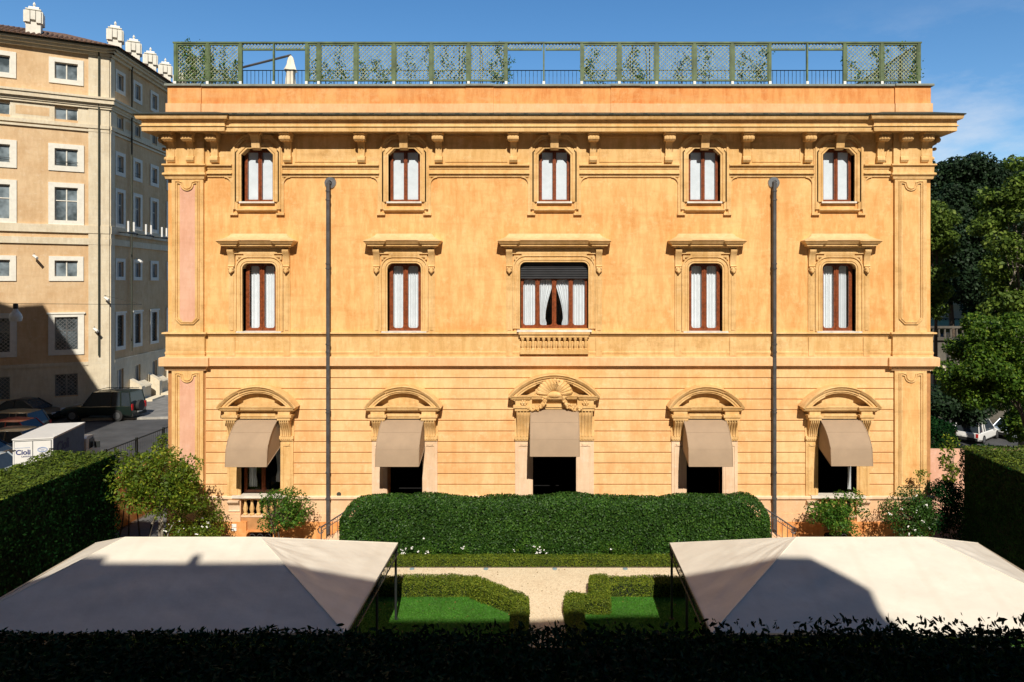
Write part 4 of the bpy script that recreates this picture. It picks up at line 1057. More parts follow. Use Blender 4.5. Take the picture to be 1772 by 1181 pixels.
# parasol on roof
px_,_,_ = at(503,140,29.6); pz = lambda y: H-(y-490)*29.6/F
t = thing('parasol',(px_,29.6,ztop+.1),'closed off-white parasol hanging from a slanting grey arm on the roof terrace','parasol')
m = MB(); prof = []
n = 16; rows = [(96,.03),(99,.09),(105,.14),(112,.18),(118,.23),(122,.27),(123,.20),(128,.17),(138,.19),(148,.21)]
vs = []
for (yy,r) in rows:
    for k in range(n):
        a_ = 2*math.pi*k/n; rr = r*(1+.22*math.cos(a_*4+yy*.07)); vs.append((px_+rr*math.cos(a_),29.6+rr*math.sin(a_),pz(yy)))
m.add(vs,[(i*n+k,i*n+(k+1)%n,(i+1)*n+(k+1)%n,(i+1)*n+k) for i in range(len(rows)-1) for k in range(n)]+[tuple(range(n))])
m.build('canopy','canvas',t)
m = MB(); m.tube([(px_,29.6,pz(94)),(px_,29.6,ztop+.1)],.03,6); m.tube([(px_,29.6,pz(95)),(at(424,115,29.6)[0],29.6,pz(115)),(at(424,115,29.6)[0]-.4,29.6,pz(119))],.05,6); m.tube([(at(418,115,29.6)[0],29.6,pz(117)),(at(418,115,29.6)[0],29.6,ztop+.1)],.045,6); m.build('arm','pipe',t)
for (a,b),lb in (((795,831),'dark curved grab rails of the roof ladder left of the middle open bay'),((1095,1124),'dark curved grab rails of the roof ladder right of the middle open bay')):
    y = 31.5; x0 = (a-CX)*y/F; x1 = (b-CX)*y/F; zz_ = H-(68-490)*y/F
    t = thing('roof_ladder',((x0+x1)/2,y,ztop+.1),lb,'ladder','roof ladders')
    m = MB()
    for x in (x0,x1): m.tube([(x,y+1.0,ztop)]+[(x+(.12 if x==x0 else -.12)*math.sin(q),y+.5+.5*math.cos(q),zz_-.4+.42*math.sin(q)) for q in [j*math.pi/8 for j in range(9)]]+[(x,y,ztop)],.025,6)
    m.build('grab_rail','darkmetal',t)
    m = MB(); m.tube([(x0+.1,y+.5,zz_),(x1-.1,y+.5,zz_)],.02,5); m.build('rung','darkmetal',t)
# climbing plants on the lattice
def vine(label,px0,px1,dens,seed,over=0,lo=144,hi=80):
    rs = np.random.default_rng(seed); P = []; m = MB()
    xc = TX((px0+px1)/2)
    t = thing('climbing_plant',(xc,ty+.15,ztop+.2),label,'plant','climbing plants on the roof lattice')
    for _ in range(max(3,int((px1-px0)/14))):
        x = TX(rs.uniform(px0,px1)); z = tz0; pts = [(x,ty+.10,z-.2)]
        steps = rs.integers(5,12)
        for j in range(steps):
            x += rs.normal(0,.10); z += rs.uniform(.05,.22)
            if z > tz1+over*.25: break
            pts.append((x,ty+.10+rs.uniform(-.04,.08),z))
            for q in range(rs.integers(3,int(dens*16)+5)):
                P.append((x+rs.normal(0,.11),ty+.04+rs.uniform(-.08,.16),z+rs.normal(0,.09)))
        m.tube(pts,.012,5)
    m.build('stem','bark',t); P = np.array(P)
    leaf_obj('foliage',P,np.tile([0,-.7,.3],(len(P),1)),.10,'leaf_mid',t,.8)
vine('dense climber covering the leftmost lattice panel and its corner',298,420,3.0,1,1)
vine('reddish sparse climber in the narrow lattice panel beside the parasol',533,612,1.3,2)
vine('thin climber on the third lattice panel right of the parasol bay',618,680,2.2,3)
vine('sparse climber around the post halfway between parasol bay and middle open bay',700,800,.9,4)
vine('climber at the left edge of the middle open bay',812,874,1.8,5,1)
vine('tall reddish climber spilling over the top just right of the middle open bay',1008,1060,2.2,6,1)
vine('thin climber between the second roof ladder and the right open bay',1075,1130,1.4,7)
vine('very sparse low climber midway between second ladder and right open bay',1140,1260,.5,8)
vine('climber at the left edge of the right open bay',1268,1330,1.6,9)
vine('climber right of the right open bay',1465,1530,2.0,10)
vine('climber on the right end corner of the lattice',1575,1600,2.2,11,1)

# ================================================================== SHRUBS AROUND THE VILLA
def shrub(name,label,px,pyc,d,rx,rz,ncl,crad,dens,size,mat,cat='shrub',flowers=0,trunk=.035,bark='bark',group=None,seed=0,stems=3,ry=None,zb=0,wid=.45):
    x,y,z = at(px,pyc,d)
    t,P = tree(name,label,(x,y,zb),None,(x,y,z),(rx,ry or rx*.6,rz),ncl,crad,dens,size,mat,trunk,bark,cat,group,.8,seed,stems,.35,wid)
    if flowers:
        rs = np.random.default_rng(seed+5); f = MB(); idx = rs.choice(len(P),flowers*3)
        idx = sorted(idx,key=lambda i:P[i][1])[:flowers]
        for i in idx:
            c = P[i]
            for j in range(4): f.ball((c[0]+rs.normal(0,.018),c[1]-.05+rs.normal(0,.015),c[2]+rs.normal(0,.018)),.027,.024,.02,6,4)
        f.build('blossom','flower',t)
    return t
shrub('small_tree','yellow green leafy small tree before the left corner of the villa',278,838,25.0,1.75,1.35,50,.50,900,.13,'leaf_yellow','tree',0,.07,'barklight',seed=11,stems=3,ry=1.0)
shrub('rose_bush','rose bush with small white flowers at the foot of the left corner of the villa',345,905,25.6,1.10,.85,30,.36,1300,.085,'leaf_yellow','bush',20,.03,seed=12)
shrub('citrus_shrub','bright green leafy shrub under the leftmost ground floor window',483,885,25.9,1.0,.95,26,.32,1300,.11,'leaf_mid','shrub',0,.035,seed=13,ry=.4)
shrub('citrus_shrub','bright green leafy shrub under the rightmost ground floor window',1447,892,25.9,1.25,.75,32,.34,1300,.11,'leaf_mid','shrub',0,.035,seed=14,ry=.45)
shrub('rose_bush','dark leafy bush with scattered white flowers at the foot of the right corner pilaster',1572,892,25.6,.95,.9,30,.38,1200,.10,'leaf_hedge','bush',16,.03,seed=15)
shrub('dark_shrub','dark shrub between the right tall hedge and the white flowered bush',1634,880,25.9,.8,1.2,30,.4,1100,.11,'leaf_dark','shrub',0,.04,seed=16)
shrub('slender_shrub','slender yellow green shrub rising above the right tall hedge corner',1642,800,28.0,.5,1.4,16,.24,900,.13,'leaf_yellow','shrub',0,.03,seed=17,stems=2)
shrub('slender_shrub','thin sprig growing against the right corner pilaster foot',1592,828,26.3,.22,.55,7,.14,1200,.09,'leaf_yellow','shrub',0,.015,seed=18,stems=1)
shrub('dark_shrub','dark green shrub behind the fence left of the villa',282,770,31.5,.7,.8,12,.3,800,.12,'leaf_side','shrub',0,.03,seed=19,zb=.0)
shrub('leafy_shrub','loose green shrub growing through the fence behind the left tall hedge',225,790,27.6,1.0,.35,14,.22,900,.11,'leaf_side','shrub',0,.03,seed=20)
# bent metal hoop by the rose bush
m = MB(); c0 = at(287,930,24.6); m.tube([(c0[0]-.02,24.6,0),(c0[0],24.6,.7),(c0[0]+.08,24.6,1.2),(c0[0]+.22,24.6,1.5)],.018,6)
m.build('plant_support','kerb',loc=(c0[0],24.6,0),label='thin bent grey metal support rod beside the rose bush at left',category='plant support')
# walls / fences left
m = MB(); m.box(-18.25,-17.85,25.6,48,-.05,2.0); m.box(-18.3,-17.8,25.6,48,2.0,2.08)
m.build('garden_wall','parapet',label='low orange boundary wall left of the villa, along the driveway',category='wall',loc=None)
fe = thing('wire_fence',(-18.05,30,2.08),'dark wire fence on top of the left boundary wall beside the street','fence')
m = MB(); m.tube([(-18.05,25.8,3.35),(-18.05,47,3.35)],.03,5); m.tube([(-18.05,25.8,2.2),(-18.05,47,2.2)],.02,5); m.build('rail','darkmetal',fe)
m = MB()
for k in range(140): m.box(-18.055,-18.045,25.8+k*.15,25.807+k*.15,2.08,3.35)
m.build('wire_mesh','darkmetal',fe,smooth=False)
for k in range(11): MB().box(-18.09,-18.01,25.8+k*2.1,25.88+k*2.1,2.08,3.42).build('post','darkmetal',fe,smooth=False)
# right: pink wall with hedge
m = MB(); m.box(16.2,22,30.5,30.8,-1.5,2.75); m.build('garden_wall','pink',label='sunlit pink garden wall with plant shadows right of the villa',category='wall')
hedge('boundary_hedge','dark boundary hedge on the pink garden wall right of the villa',(15.6,18.5,30.9,33.4,-1.4,3.75),420,.13,'leaf_dark',.3,.14,'tflr',.1,core=.15)
hedge('boundary_hedge','lower dark hedge stepping down beside the white people carrier at right',(18.5,22.5,30.9,33.0,-1.4,2.40),420,.13,'leaf_dark',.3,.14,'tflr',.1,core=.15)

# ================================================================== LEFT PALAZZO
PC = Vector((-31.5,49.2)); e1 = Vector((-.881,-.473)); n1 = Vector((.473,-.881)); e2 = Vector((-.113,.9936)); n2 = Vector((.9936,.113))
def fr_(t,p,z): v = PC+e1*t+n1*p; return (v.x,v.y,z)
def sd_(t,p,z): v = PC+e2*t+n2*p; return (v.x,v.y,z)
pal = thing('palazzo',(PC.x,PC.y,1.0),'large ochre and cream palazzo across the street at left, with row of white chimneys','building')
ZE = 26.9
def prow(z): return z
rows = [(25.6,24.45,.33,.0),(22.45,21.65,.0,.0),(19.6,18.4,.36,.0),(16.9,14.6,.36,.0),(11.8,10.7,.33,.0),(7.86,5.5,.36,.0),(3.8,2.3,.05,.0)]
colsF = [2.54,6.35,10.15,14.0]; colsS = [1.45,4.1,6.95,9.9,12.8,15.8,18.8,22,25]
opsF = [(c-.67,c+.67,t,b) for c in colsF for (t,b,f,_) in rows]
opsS = [(c-.45,c+.45,t,b) for c in colsS for (t,b,f,_) in rows]
def pgrid(m,x0,x1,z0,z1,ops,dep=.28):
    xs = sorted({x0,x1}|{v for o in ops for v in o[:2] if x0<v<x1}); zs = sorted({z0,z1}|{v for o in ops for v in o[2:] if z0<v<z1})
    for i in range(len(xs)-1):
        for j in range(len(zs)-1):
            a,b,c,d = xs[i],xs[i+1],zs[j],zs[j+1]
            if any(o[0]<(a+b)/2<o[1] and o[3]<(c+d)/2<o[2] for o in ops): continue
            m.quad((a,0,c),(b,0,c),(b,0,d),(a,0,d))
    for a,b,t,u in ops:
        m.quad((a,0,u),(a,-dep,u),(a,-dep,t),(a,0,t)); m.quad((b,0,u),(b,-dep,u),(b,-dep,t),(b,0,t)); m.quad((a,0,t),(b,0,t),(b,-dep,t),(a,-dep,t)); m.quad((a,0,u),(b,0,u),(b,-dep,u),(a,-dep,u))
m = MB(fr_); pgrid(m,0,18,1,ZE,opsF); m.xf = sd_; pgrid(m,0,28,1,ZE,opsS)
m.xf = None
cA = fr_(18,0,0); cB = sd_(28,0,0); cC = (cA[0]+e2.x*28,cA[1]+e2.y*28)
for a,b in (((cA[0],cA[1]),cC),(cC,(cB[0],cB[1]))): m.quad((a[0],a[1],1),(b[0],b[1],1),(b[0],b[1],ZE),(a[0],a[1],ZE))
m.build('wall','pal_wall',pal,smooth=False)
for F_,L,q in ((fr_,18,1.25),(sd_,28,.55)):
    m = MB(F_)
    m.box(0,q,-.01,.10,1,ZE-.35); m.box(q,L,-.01,.06,1,2.2)
    ops = opsF if F_ is fr_ else opsS
    # base storey cladding
    cs = colsF if F_ is fr_ else colsS; hw_ = .67 if F_ is fr_ else .45
    x = q
    for c in cs: m.box(x,c-hw_,-.01,.06,2.2,4.35); m.box(c-hw_,c+hw_,-.01,.06,3.82,4.35); x = c+hw_
    m.box(x,L,-.01,.06,2.2,4.35)
    m.build('quoin' if F_ is fr_ else 'base_course','pal_stone',pal,smooth=False)
    m = MB(F_)
    m.prism([(q,4.35),(L,4.35),(L,4.6),(q,4.6)],0,.11)
    for (za,zb,p) in ((14.3,13.75,.10),(13.4,12.95,.08),(21.45,21.2,.12),(21.1,20.95,.08)): m.box(-.0 if p>.1 else 0,L,-.01,p+.04,zb,za)
    m.build('string_course','pal_stone',pal,smooth=False)
    m = MB(F_)
    for (za,zb,p) in ((23.4,23.25,.50),(23.25,22.95,.42),(22.95,22.75,.25),(22.75,22.6,.18)): m.box(-p*.75,L,-.01,p,zb,za)
    m.build('mid_cornice','pal_stone',pal,smooth=False)
    m = MB(F_); m.box(q,L,-.01,.05,21.45,22.6) if False else None
    x = q
    for c in cs+[L+hw_]: m = MB(F_); m.box(x,c-hw_,-.01,.05,21.46,22.58); x = c+hw_; m.build('mezzanine_band','pal_stone',pal,smooth=False)
    m = MB(F_)
    for a,b in zip([q]+[c+hw_ for c in cs],[c-hw_ for c in cs]+[L]):
        if b-a > .7: m = MB(F_); m.box(a+.3,b-.3,.04,.055,21.75,22.35); m.build('sunk_panel','pal_wall',pal,smooth=False)
    m = MB(F_)
    for (za,zb,p) in ((ZE,ZE-.12,.62),(ZE-.12,ZE-.3,.45),(ZE-.3,ZE-.5,.22)): m.box(-p*.75,L,-.01,p,zb,za)
    m.build('eave_cornice','pal_stone',pal,smooth=False)
    m = MB(F_); m.box(-.5,L,.5,.72,ZE+.0,ZE+.14); m.build('gutter','gutter',pal,smooth=False)
def pwin(F_,c,hw_,t,b,f,kind):
    m = MB(F_)
    if f > .1:
        path = [(c-hw_,b),(c-hw_,t),(c+hw_,t),(c+hw_,b)]
        m.box(c-hw_-f,c-hw_,-.01,.07,b-f,t+f*.9); m.box(c+hw_,c+hw_+f,-.01,.07,b-f,t+f*.9)
        m.box(c-hw_,c+hw_,-.01,.07,t,t+f*.9); m.box(c-hw_,c+hw_,-.01,.07,b-f,b)
        if kind == 'bars': m.box(c-hw_-f-.08,c+hw_+f+.08,.07,.12,t+f*.9-.12,t+f*.9)
    else: m.box(c-hw_,c+hw_,-.2,-.15,b,b+.05)
    w = m.build('window','pal_white',pal,smooth=False)
    g = MB(F_); g.box(c-hw_,c+hw_,-.15,-.12,b,t); g.build('pane','pal_glass',w,smooth=False)
    s = MB(F_); s.box(c-.035,c+.035,-.12,-.08,b,t-.06); s.box(c-hw_,c-hw_+.06,-.12,-.08,b,t-.06); s.box(c+hw_-.06,c+hw_,-.12,-.08,b,t-.06); s.box(c-hw_,c+hw_,-.12,-.08,t-.06,t)
    if t-b > 1.6: s.box(c-hw_+.06,c+hw_-.06,-.119,-.075,(t*.6+b*.4)-.03,(t*.6+b*.4)+.03)
    s.build('sash','pal_white' if kind != 'bars' else 'rim',w,smooth=False)
    if kind == 'bars':
        ml = lattice(None,c-hw_,c+hw_,b,t,0,.26,.035,mk=lambda u,v,q:F_(u,q-.06,v)); ml.build('grille','darkmetal' if F_ is sd_ else 'rim',w,smooth=False)
    if kind == 'rail':
        r = MB(F_)
        for zz_ in (b+.08,b+.3): r.box(c-hw_,c+hw_,-.03,-.01,zz_,zz_+.03)
        r.build('guard_bar','darkmetal',w,smooth=False)
for F_,cs,hw_ in ((fr_,colsF[:3],.67),(sd_,colsS[:6],.45)):
    for c in cs:
        for j,(t,b,f,_) in enumerate(rows):
            pwin(F_,c,hw_,t,b,f*(1 if F_ is fr_ else .8),'bars' if j in (5,) or (j == 6 and F_ is fr_) else ('rail' if j == 2 else ''))
# drainpipes
for F_,t_ in ((fr_,.62),(sd_,2.85)):
    m = MB(F_); m.tube([(t_,.25,ZE-.1),(t_,.2,ZE-.6),(t_,.2,5.0)],.06,6); m.build('drainpipe','gutter',pal)
# doorway, benches along the side base
for t_ in (3.0,6.0,9.0):
    m = MB(sd_); m.prism([(.06,1.0),(.95,1.0),(.95,2.3),(.75,2.5),(.06,2.9)],t_-.25,t_+.25,'x') ; m.box(t_+.25,t_+2.1,.06,.6,1.0,2.1); m.prism([(.06,2.1),(.68,2.1),(.6,2.2),(.06,2.55)],t_+.25,t_+2.1,'x'); m.build('buttress','pal_stone',pal,smooth=False)
    m = MB(sd_); m.box(t_,t_+2.1,.95,1.6,1.0,1.28); m.build('step','pal_stone',pal,smooth=False)
# roof
def rp(t,z,F_,p=.7): return F_(t,p,z)
A_ = PC+n1*.7+n2*.7; m = MB()
ev = [(A_.x,A_.y,ZE+.1),fr_(18,.7,ZE+.1),(cC[0],cC[1],ZE+.1),sd_(28,.7,ZE+.1)]
rg = [(PC.x+e1.x*6+e2.x*7,PC.y+e1.y*6+e2.y*7,ZE+2.7),(PC.x+e1.x*12+e2.x*7,PC.y+e1.y*12+e2.y*7,ZE+2.7),(PC.x+e1.x*12+e2.x*22,PC.y+e1.y*12+e2.y*22,ZE+2.7),(PC.x+e1.x*6+e2.x*22,PC.y+e1.y*6+e2.y*22,ZE+2.7)]
m.add(ev+rg,[(0,1,5,4),(1,2,6,5),(2,3,7,6),(3,0,4,7),(4,5,6,7)])
m.build('roof','tile',pal,smooth=False)
tl = MB()
for k in range(60):
    t_ = .2+k*.3; a = fr_(t_,.78,ZE+.14); L_=min(3.2,.15+t_*.55); b_ = (a[0]-n1.x*L_,a[1]-n1.y*L_,ZE+.14+.4*L_); tl.tube([a,b_],.09,5)
for k in range(40):
    t_ = .2+k*.3; a = sd_(t_,.78,ZE+.14); L_=min(3.2,.15+t_*.55); b_ = (a[0]-n2.x*L_,a[1]-n2.y*L_,ZE+.14+.39*L_); tl.tube([a,b_],.09,5)
tl.build('roof_tiles','tile',pal)
def chimney(x,y,zb,s=1.0):
    m = MB(); w=.42*s
    rot = lambda a,b,c:(x+(a*n1.x*1+b*e1.x)*-1,y+(a*n1.y+b*e1.y)*-1,c)
    m.xf = rot
    m.box(-w,w,-w,w,zb,zb+1.2*s)
    m.box(-w*.85,w*.85,-w*.85,w*.85,zb+1.2*s,zb+1.95*s)
    for i in (-1,0,1):
        for sg in (-1,1):
            m.box(sg*w*.8,sg*w*1.3,i*w*.75-w*.33,i*w*.75+w*.33,zb+(1.15 if i else 1.35)*s,zb+1.95*s) if sg>0 else m.box(-w*1.3,-w*.8,i*w*.75-w*.33,i*w*.75+w*.33,zb+(1.15 if i else 1.35)*s,zb+1.95*s)
            m.box(i*w*.75-w*.33,i*w*.75+w*.33,min(sg*w*.8,sg*w*1.3),max(sg*w*.8,sg*w*1.3),zb+(1.15 if i else 1.35)*s,zb+1.95*s)
    m.box(-w*1.05,w*1.05,-w*1.05,w*1.05,zb+2.05*s,zb+2.12*s)
    m.prism([(-w*.9,zb+2.12*s),(w*.9,zb+2.12*s),(w*.35,zb+2.35*s),(-w*.35,zb+2.35*s)],-w*.7,w*.7)
    m.xf = None; m.lathe([(.12*s,0),(.05*s,.1*s),(.10*s,.2*s),(.02*s,.38*s)],(x,y,zb+2.33*s),6)
    m.build('chimney','pal_white',pal)
v = PC+e1*4.45-n1*.6; chimney(v.x,v.y,ZE+.1,1.0)
for t_ in (1.55,4.35,7.15,9.9,12.8): v = PC+e2*t_-n2*.35; chimney(v.x,v.y,ZE+.0,.98)
for px,zz_,sc__ in ((118,28.9,.62),(155,29.3,.5)):
    x,y,_ = at(px,60,56); chimney(x,y,28.2 if px==118 else 28.0,.75)
# security cameras and lamp
for k,(F_,t_,z_,lb) in enumerate(((fr_,4.35,12.1,'white security camera high on the ochre palazzo wall between two small windows'),(fr_,.25,9.2,'white security camera on the cream corner of the palazzo, the upper one'),(fr_,.9,7.0,'white security camera beside the palazzo drainpipe above the street'),(sd_,3.7,12.0,'security camera on the shaded side wall of the palazzo'))):
    a = F_(t_,.3,z_); t = thing('security_camera',F_(t_,.1,z_),lb,'camera','security cameras on the palazzo')
    m = MB(); b_ = F_(t_-.25,.65,z_-.18); m.tube([a,b_],.09,6); m.build('housing','white_paint',t); m = MB(); m.tube([F_(t_,.08,z_+.15),a],.03,5); m.build('mount','rim',t)
for k,(t_,lb) in enumerate(((1.0,'twin tube wall lamp on the shaded palazzo side, nearest the corner'),(3.75,'twin tube wall lamp on the shaded palazzo side, middle one'),(6.5,'twin tube wall lamp on the shaded palazzo side, nearest the villa'))):
    t = thing('wall_lamp',sd_(t_,.5,13.9),lb,'lamp','wall lamps on the palazzo side')
    m = MB(); m.tube([sd_(t_,.05,14.0),sd_(t_,.9,13.9)],.07,5); m.tube([sd_(t_-.35,.9,13.9),sd_(t_+.9,.9,13.9)],.07,5); m.build('bracket','darkmetal',t)
    for d_ in (-.2,.65): m = MB(); m.tube([sd_(t_+d_,.9,13.97),sd_(t_+d_,.9,14.75)],.07,6); m.build('tube','flower',t)
x,y,z = at(27,545,40)
t = thing('street_lamp',(x,y,z),'bell shaped lamp hanging from a cable in front of the palazzo at the left edge','street lamp')
m = MB(); m.lathe([(.10,.62),(.12,.3),(.30,.05),(.34,-.12),(.30,-.34),(.2,-.36)],(x,y,z),14); m.build('lamp_shade','lampshade',t)
m = MB(); m.lathe([(.11,.28),(.13,.5),(.12,.66),(.05,.7)],(x,y,z),10); m.build('cap','darkmetal',t)
m = MB(); m.tube([(x-12,y+2,z+1.0),(x,y,z+.68),(x+3.2,y+7.0,z+.40),fr_(.3,.1,z+1.0)],.012,4); m.build('cable','darkmetal',t)
# pavement, kerb
m = MB(); m.xf = sd_; m.box(-3.4,28,0,5.6,1.0,1.13); m.xf = fr_; m.box(-.2,18,0,1.6,1.004,1.12); m.build('pavement','pave',kind='structure',smooth=False)
m = MB(); m.xf = sd_; m.box(-3.6,28,5.6,5.8,1.0,1.135); m.box(-3.6,-3.4,0,5.6,1.0,1.135); m.build('kerb','kerb',kind='structure',smooth=False)

# street shadow caster: tall house out of frame at left
cb = thing('corner_house',(-40,20,1),'tall steep roofed house outside the left edge, casting the diagonal shadow on the palazzo','building')
m = MB(); m.box(-62,-26.5,12,28,1,21.0); m.build('wall','pal_wall',cb,smooth=False)
m = MB(); m.prism([(-26.3,21.0),(-29.0,21.3),(-32.6,26.9),(-34.2,26.0),(-60,26.0),(-62,21)],11.8,28.1); m.build('roof','tile',cb,smooth=False)

# ================================================================== VEHICLES
def car(label,loc,rz,paint,L=4.3,W=1.72,Hh=1.42,kind='hatch',group=None):
    t = thing('parked_car',loc,label,'car',group,rz=rz); ORG[t.name] = (0,0,0); t.rotation_euler=(0,0,rz)
    # front at +x
    hb = .82 if kind != 'suv' else 1.02; gc = .20 if kind != 'suv' else .38; hd = .74 if kind != 'suv' else .98
    if kind == 'sedan': st = [(-L/2,.45,.60),(-L/2+.08,.28,.80),(-L*.36,gc,hb+.03),(-L*.2,gc,hb),(L*.12,gc,hb-.02),(L*.25,gc,hd+.03),(L*.42,gc+.02,hd-.10),(L/2-.04,.3,.6),(L/2,.4,.5)]
    else: st = [(-L/2,.45,hb-.1),(-L/2+.06,.28,hb),(-L*.36,gc,hb+.02),(-L*.2,gc,hb),(L*.12,gc,hb-.02),(L*.24,gc,hd+.04),(L*.42,gc+.02,hd-.06),(L/2-.05,.32,hd-.2),(L/2,.42,hd-.3)]
    m = MB(); vs=[]; k=10
    for i,(x,z0,z1) in enumerate(st):
        w = W/2*(.86 if i in (0,len(st)-1) else (.94 if i in (1,len(st)-2) else 1))
        sec = [(-w*.9,z0),(-w,z0+.12),(-w,(z0+z1)/2),(-w*.97,z1-.06),(-w*.88,z1),(w*.88,z1),(w*.97,z1-.06),(w,(z0+z1)/2),(w,z0+.12),(w*.9,z0)]
        vs += [(x,y,z) for y,z in sec]
    n=len(st); m.add(vs,[(i*k+j,i*k+(j+1)%k,(i+1)*k+(j+1)%k,(i+1)*k+j) for i in range(n-1) for j in range(k)]+[tuple(range(k)),tuple((n-1)*k+j for j in range(k))])
    body = m.build('body',paint,t)
    if kind == 'sedan': cx_ = (-L*.36,-L*.17,L*.06,L*.25)
    elif kind == 'suv': cx_ = (-L*.485,-L*.45,L*.06,L*.19)
    elif kind == 'wagon': cx_ = (-L*.47,-L*.40,L*.06,L*.25)
    else: cx_ = (-L*.46,-L*.33,L*.06,L*.25)
    g = MB(); w0,w1 = W/2*.90,W/2*.74
    zr = Hh
    lo = [(cx_[0],-w0,hb-.02),(cx_[3],-w0,hb-.04),(cx_[3],w0,hb-.04),(cx_[0],w0,hb-.02)]; hi = [(cx_[1],-w1,zr-.05),(cx_[2],-w1,zr-.05),(cx_[2],w1,zr-.05),(cx_[1],w1,zr-.05)]
    g.add(lo+hi,[(0,1,5,4),(1,2,6,5),(2,3,7,6),(3,0,4,7),(4,5,6,7)]); g.build('window','carglass',t,smooth=False)
    r = MB(); rs_=[]
    for (x,dz) in ((cx_[1]-.03,-.06),(cx_[1]+.15,0),((cx_[1]+cx_[2])/2,.03),(cx_[2]-.15,0),(cx_[2]+.04,-.06)):
        rs_ += [(x,-w1-.02,zr-.06+dz*.3),(x,-w1*.8,zr+dz),(x,w1*.8,zr+dz),(x,w1+.02,zr-.06+dz*.3)]
    r.add(rs_,[(i*4+j,i*4+j+1,(i+1)*4+j+1,(i+1)*4+j) for i in range(4) for j in range(3)])
    for s in (-1,1):
        for a,b in ((0,1),(3,2)): r.tube([(lo[0 if a==0 else 1][0],s*w0,hb),(hi[0 if a==0 else 1][0],s*(w1+.01),zr-.05)],.035,5)
        xm = (cx_[1]+cx_[2])/2; r.tube([(xm-.05,s*(w0+.005),hb),(xm-.05,s*(w1+.01),zr-.05)],.03,5)
    if kind in('suv','wagon'):
        for s in (-1,1): xm=cx_[1]+.7; r.tube([(xm-.2,s*(w0+.005),hb),(xm-.1,s*(w1+.01),zr-.05)],.05,5)
    r.build('roof',paint,t)
    if kind == 'suv':
        q = MB()
        for s in (-1,1): q.tube([(cx_[1]+.15,s*w1*.85,zr+.07),(cx_[2]-.2,s*w1*.85,zr+.07)],.02,5)
        for f in (.25,.6,.9): x = cx_[1]+(cx_[2]-cx_[1])*f; q.tube([(x,-w1*.9,zr+.09),(x,w1*.9,zr+.09)],.02,5)
        q.build('roof_rack','darkmetal',t)
        q = MB(); q.tube([(-L/2-.22,.1,.95),(-L/2-.02,.1,.95)],.36,16); q.build('spare_wheel','tyre',t)
    wr = .31 if kind != 'suv' else .38
    for x in (-L*.30,L*.32):
        for s in (-1,1):
            q = MB(); q.tube([(x,s*(W/2-.20),wr),(x,s*(W/2+.01),wr)],wr,20); ty_ = q.build('wheel','tyre',t)
            q = MB(); q.tube([(x,s*(W/2-.02),wr),(x,s*(W/2+.018),wr)],wr*.62,12); 
            ri = q.build('rim','rim',ty_)
            q = MB(); 
    for s in (-1,1):
        q = MB(); q.box(L/2-.10,L/2-.015,s*W*.36-.17,s*W*.36+.17,hd-.27,hd-.13); q.build('headlight','lamp',t,smooth=False)
        q = MB(); q.box(-L/2-.01,-L/2+.07,s*W*.40-.08,s*W*.40+.08,hb-.30,hb-.02 if kind!='suv' else hb+.1); q.build('taillight','tail',t,smooth=False)
        q = MB(); q.ball((L*.17,s*(W/2+.06),hb+.02),.07,.09,.06); q.build('mirror',paint,t)
    q = MB(); q.box(-L/2-.04,-L/2+.1,-W*.42,W*.42,.30,.48); q.box(L/2-.1,L/2+.03,-W*.42,W*.42,.28,.46); q.build('bumper','tyre',t,smooth=False)
    q = MB(); q.box(-L/2-.055,-L/2-.038,-.25,.25,.50,.61); q.build('number_plate','flower',t,smooth=False)
    return t
car('dark green off-road car with roof rack and spare wheel, parked by the palazzo corner',(-30.0,46.3,1.0),math.pi,'car_green',4.75,1.85,1.95,'suv')
car('dark sedan parked beside the palazzo wall, nose toward the off-road car',(-35.0,46.0,1.0),0.0,'car_navy',4.6,1.75,1.42,'sedan')
car('beige roofed estate car at the left edge behind the red car',(-32.75,41.3,1.0),math.pi,'car_beige',4.5,1.72,1.5,'wagon')
car('red car at the left edge between two darker cars',(-31.05,39.1,1.0),math.pi,'car_red',4.1,1.66,1.43,'hatch')
car('brown dark car at the left edge in front of the red car',(-29.1,36.6,1.0),math.pi,'car_beige',4.3,1.72,1.44,'hatch')
car('black car partly hidden behind the white delivery truck',(-28.5,33.9,1.0),math.pi,'car_dark',4.3,1.72,1.40,'sedan')
car('silver car at the left edge in front of the black one, beside the truck',(-26.5,31.2,1.0),math.pi,'car_silver',4.2,1.70,1.40,'hatch')
# truck
tr = thing('delivery_truck',(-21.72,28.9,1.0),'small white box delivery truck with blue Cioli lettering, parked behind the left hedge','truck',rz=R(14)); ORG[tr.name]=(0,0,0); 
bw = .735; m = MB(); m.box(-bw,bw,0,3.2,.62,2.62); m.build('box','white_paint',tr,smooth=False)
m = MB(); m.box(bw,bw+.01,.04,3.16,.66,2.56); m.build('shade_painted_side','truck_shade_side',tr,smooth=False)  # thin sheet over the white box side, coloured as if in shade
m = MB(); m.box(-bw-.02,bw+.03,-.03,3.22,2.60,2.65)
m.build('box_roof','white_paint',tr,smooth=False)
for s in (-1,1):
    m = MB(); u,v = sorted((s*.014,s*(bw-.07))); m.box(u,v,-.025,-.0125,.66,2.52); d_ = m.build('door','white_paint',tr,smooth=False)
    m = MB(); m.box(s*(bw-.04)-.09,s*(bw-.04)+.09,-.045,-.026,2.15,2.19); m.build('hinge','darkmetal',d_,smooth=False)
m = MB(); m.box(-bw+.05,bw-.05,-.012,-.001,.64,2.545); m.build('frame','darkmetal',tr,smooth=False)
m = MB(); m.prism([(3.25,.45),(3.25,1.85),(3.45,1.95),(4.05,1.9),(4.45,1.35),(4.9,1.1),(5.0,.45)],-.80,.80,'x'); m.build('cab','truck_shade_side' if False else 'white_paint',tr)
